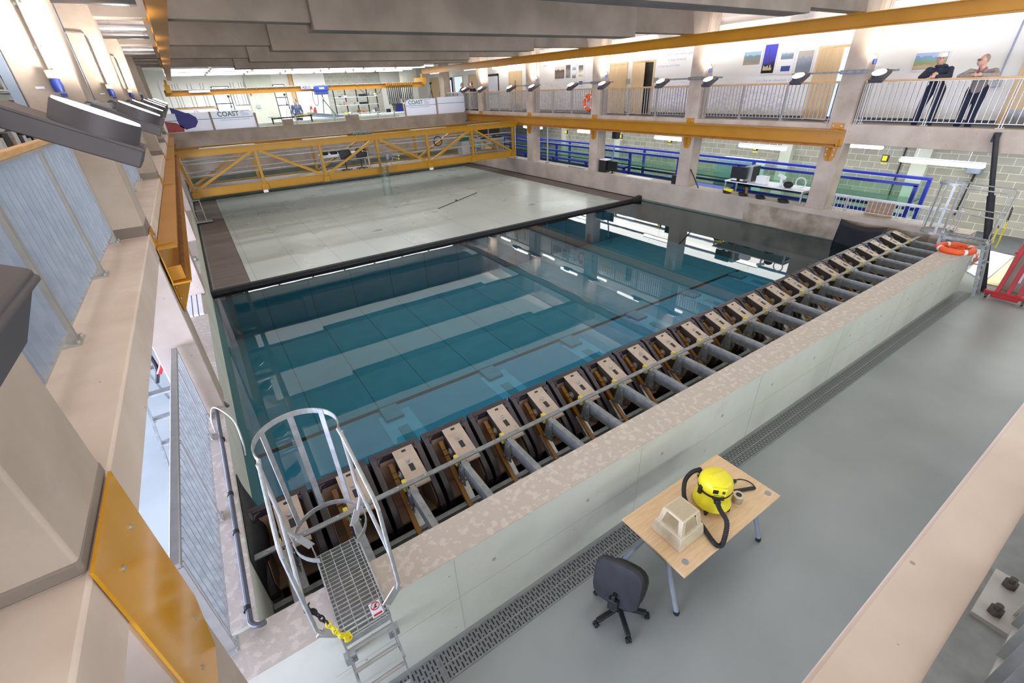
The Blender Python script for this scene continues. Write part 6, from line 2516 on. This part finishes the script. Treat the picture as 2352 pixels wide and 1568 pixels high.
# ---------------------------------------------------------------- left aisle
for k, (y, z, r_, n_) in enumerate(((4.9, 6.04, .21, 'the widest and nearest'), (9.0, 6.02, .10, 'second from the camera'), (9.6, 5.96, .10, 'third from the camera'), (14.0, 6.02, .10, 'fourth from the camera'), (14.7, 5.96, .10, 'fifth from the camera'), (18.7, 6.02, .10, 'sixth from the camera'), (19.4, 5.96, .10, 'seventh from the camera'))):
    t = thing('spiral_duct', (-2, y, z), 'silver spiral duct crossing above the left gallery, %s' % n_, 'duct', 'spiral ducts over the left gallery')
    b = MB()
    b.tube([(-5.9, y, z), (.72, y, z)], r_, 24)
    b.build('duct', 'duct', t)
    b = MB()
    for i in range(14):
        b.tube([(-5.6 + i * .48, y, z), (-5.585 + i * .48, y, z)], r_ + .006, 24)
    b.build('seam', 'galv', t)
t = thing('spiral_duct', (-4.3, 8, 5.5), 'silver spiral duct running along above the left gallery', 'duct')
MB().tube([(-4.3, -3, 5.5), (-4.3, 22, 5.5)], .28, 24).build('duct', 'duct', t)
t = thing('steel_channel', (-.36, 2.2, 3.5), 'blue-grey galvanised channel running up beside the second left column', 'channel')
MB().box(-.40, -.332, 1.98, 2.06, 3.42, 6.9).build('channel', 'cbl', t)
t = thing('steel_channel', (-.36, 6.9, 3.5), 'blue-grey galvanised channel running up beside the third left column', 'channel')
MB().box(-.40, -.332, 6.73, 6.81, 3.42, 6.9).build('channel', 'cbl', t)
for k, y in enumerate((8.9, 12.1)):
    t = thing('storage_rack', (-2.2, y, 3.4), ('cluttered white storage shelf behind the left gallery railing, nearer one', 'cluttered white storage shelf behind the left gallery railing, farther one')[k], 'shelf unit')
    for yy in (y - 1.3, y + 1.3):
        for xx in (-2.6, -1.9):
            MB().box(xx - .02, xx + .02, yy - .02, yy + .02, 3.4, 5.6).build('upright', 'whitep', t)
    for z in (3.9, 4.45, 5.0, 5.5):
        MB().box(-2.62, -1.88, y - 1.3, y + 1.3, z, z + .03).build('shelf', 'whitep', t)
    random.seed(20 + k)
    n = 0
    for zi, z in enumerate((3.93, 4.48, 5.03)):
        yy = y - 1.2
        while yy < y + 1.0 and n < 14:
            w_ = random.uniform(.18, .45)
            h = random.uniform(.18, .42)
            m_, cn = random.choice((('cardboard', 'brown cardboard'), ('whitep', 'white'), ('black', 'black'), ('signw', 'pale'), ('cardboard', 'brown cardboard')))
            tag(MB().box(-2.55, -1.95, yy, yy + w_, z, z + h).build('stored_box', m_, bevel=.008), '%s box, %s along the %s shelf of the %s left storage rack' % (cn, ORD[n], ('lower', 'middle', 'upper')[zi], ('nearer', 'farther')[k]), 'box', 'boxes on the left storage racks')
            n += 1
            yy += w_ + random.uniform(.02, .12)
# lower left: pipe, sheet, ladder, tank side items
t = thing('grey_pipe', (0, .3, 1.22), 'dark grey pipe clipped along the top of the left tank wall', 'pipe')
b = MB()
b.tube(smooth_path([(.11, 2.05, 1.20), (.06, 2.10, 1.26), (-.01, 2.02, 1.26), (-.005, .8, 1.235), (0, -.2, 1.235), (.005, -1.1, 1.235), (.01, -1.24, 1.235), (.06, -1.29, 1.235), (.10, -1.28, 1.22)], 5), .022, 10)
b.build('pipe', mat('grey_pvc', '#4c5058', '#565a62', 4, .4), t)
for y in (1.3, .3, -.25, -1.1):
    MB().tube([(-.003, y - .02, 1.235), (-.003, y + .02, 1.235)], .029, 10).build('clip', 'black', t)
t = thing('white_hose', (.1, 1.3, 1.3), 'thin white hose looping over the left tank wall', 'hose')
MB().tube(smooth_path([(-.06, 1.5, 1.24), (-.05, 1.58, 1.40), (.02, 1.62, 1.50), (.17, 1.35, 1.42), (.19, 1.15, 1.22), (.17, 1.05, 1.08)], 8), .011, 8).build('hose', 'rail', t)
t = thing('rubber_flap', (.1, -.1, .9), 'black rubber flap bulging from the left tank wall beside the first paddle', 'flap')
b = MB()
vs, fs = [], []
for j in range(9):
    for i in range(9):
        u, v_ = i / 8, j / 8
        vs.append((.055 + .13 * math.sin(u * PI) * math.sin(v_ * PI), -.55 + 1.25 * u, 1.14 - v_ * .62))
for j in range(8):
    for i in range(8):
        a = j * 9 + i
        fs.append((a, a + 1, a + 10, a + 9))
b.add(vs, fs)
o = b.build('flap', 'rubber', t)
o.modifiers.new('solid', 'SOLIDIFY').thickness = .008
t = thing('step_ladder', (-.8, 4.2, 0), 'grey step ladder with red straps standing on the aisle floor behind the left tank wall', 'step ladder')
b = MB()
for dx in (0, .42):
    b.bar((-.98 + dx, 2.98, .02), (-.98 + dx, 4.1, 1.55), .03, .07)
    b.bar((-.98 + dx, 5.05, .02), (-.98 + dx, 4.15, 1.55), .03, .05)
b.build('frame', 'galvd', t)
for k in range(5):
    MB().box(-.98, -.56, 3.13 + k * .24, 3.27 + k * .24, .26 + k * .30, .29 + k * .30).build('tread', 'galv', t)
MB().box(-1.0, -.54, 3.98, 4.28, 1.54, 1.60).build('top_platform', 'cbl', t)
t = thing('red_strap', (-.8, 4.1, 1.6), 'bundle of red and black straps hung on top of the step ladder', 'strap')
MB().tube(smooth_path([(-.95, 4.3, 1.62), (-.8, 4.1, 1.68), (-.62, 3.9, 1.62), (-.6, 3.75, 1.35), (-.7, 3.72, 1.15)], 6), .035, 8).build('red_webbing', 'red', t)
MB().tube(smooth_path([(-.9, 4.2, 1.64), (-.75, 3.85, 1.55), (-.7, 3.75, 1.25), (-.78, 3.76, 1.0)], 6), .03, 8).build('black_webbing', 'black', t)
for k, (x, y0_, y1_) in enumerate(((-.22, 5.6, 8.2), (-.13, 5.6, 8.2), (-.04, 5.6, 8.2))):
    tag(MB().box(x - .035, x + .035, y0_, y1_, 1.203, 1.235).build('white_plank', 'whitep'), 'long white plank on the left tank wall, %s of three' % ('outermost', 'middle', 'innermost')[k], 'plank', 'white planks on the left tank wall')
tag(MB().box(-.26, .04, 12.55, 12.75, 1.203, 1.27).build('orange_tool', 'ring', bevel=.02), 'orange and black tool lying on the left tank wall', 'tool')
tag(MB().box(-.16, .02, 9.4, 9.6, 1.203, 1.30).build('grey_block', 'galvd', bevel=.02), 'small grey block on the left tank wall', 'block')
t = thing('tank_ladder', (.1, 17.2, .6), 'silver steps hanging in the far left tank corner under the bridge end', 'ladder')
b = MB()
for x in (.10, .40):
    b.tube([(x, 17.35, .58), (x, 17.40, 1.38)], .018, 8)
b.tube([(.10, 17.40, 1.36), (.40, 17.40, 1.36)], .018, 8)
b.tube([(.10, 17.38, .98), (.40, 17.38, .98)], .018, 8)
b.build('frame', 'rail', t)
MB().box(.0, .6, 17.2, 17.5, .56, .60).build('foot_plate', 'rail', t)
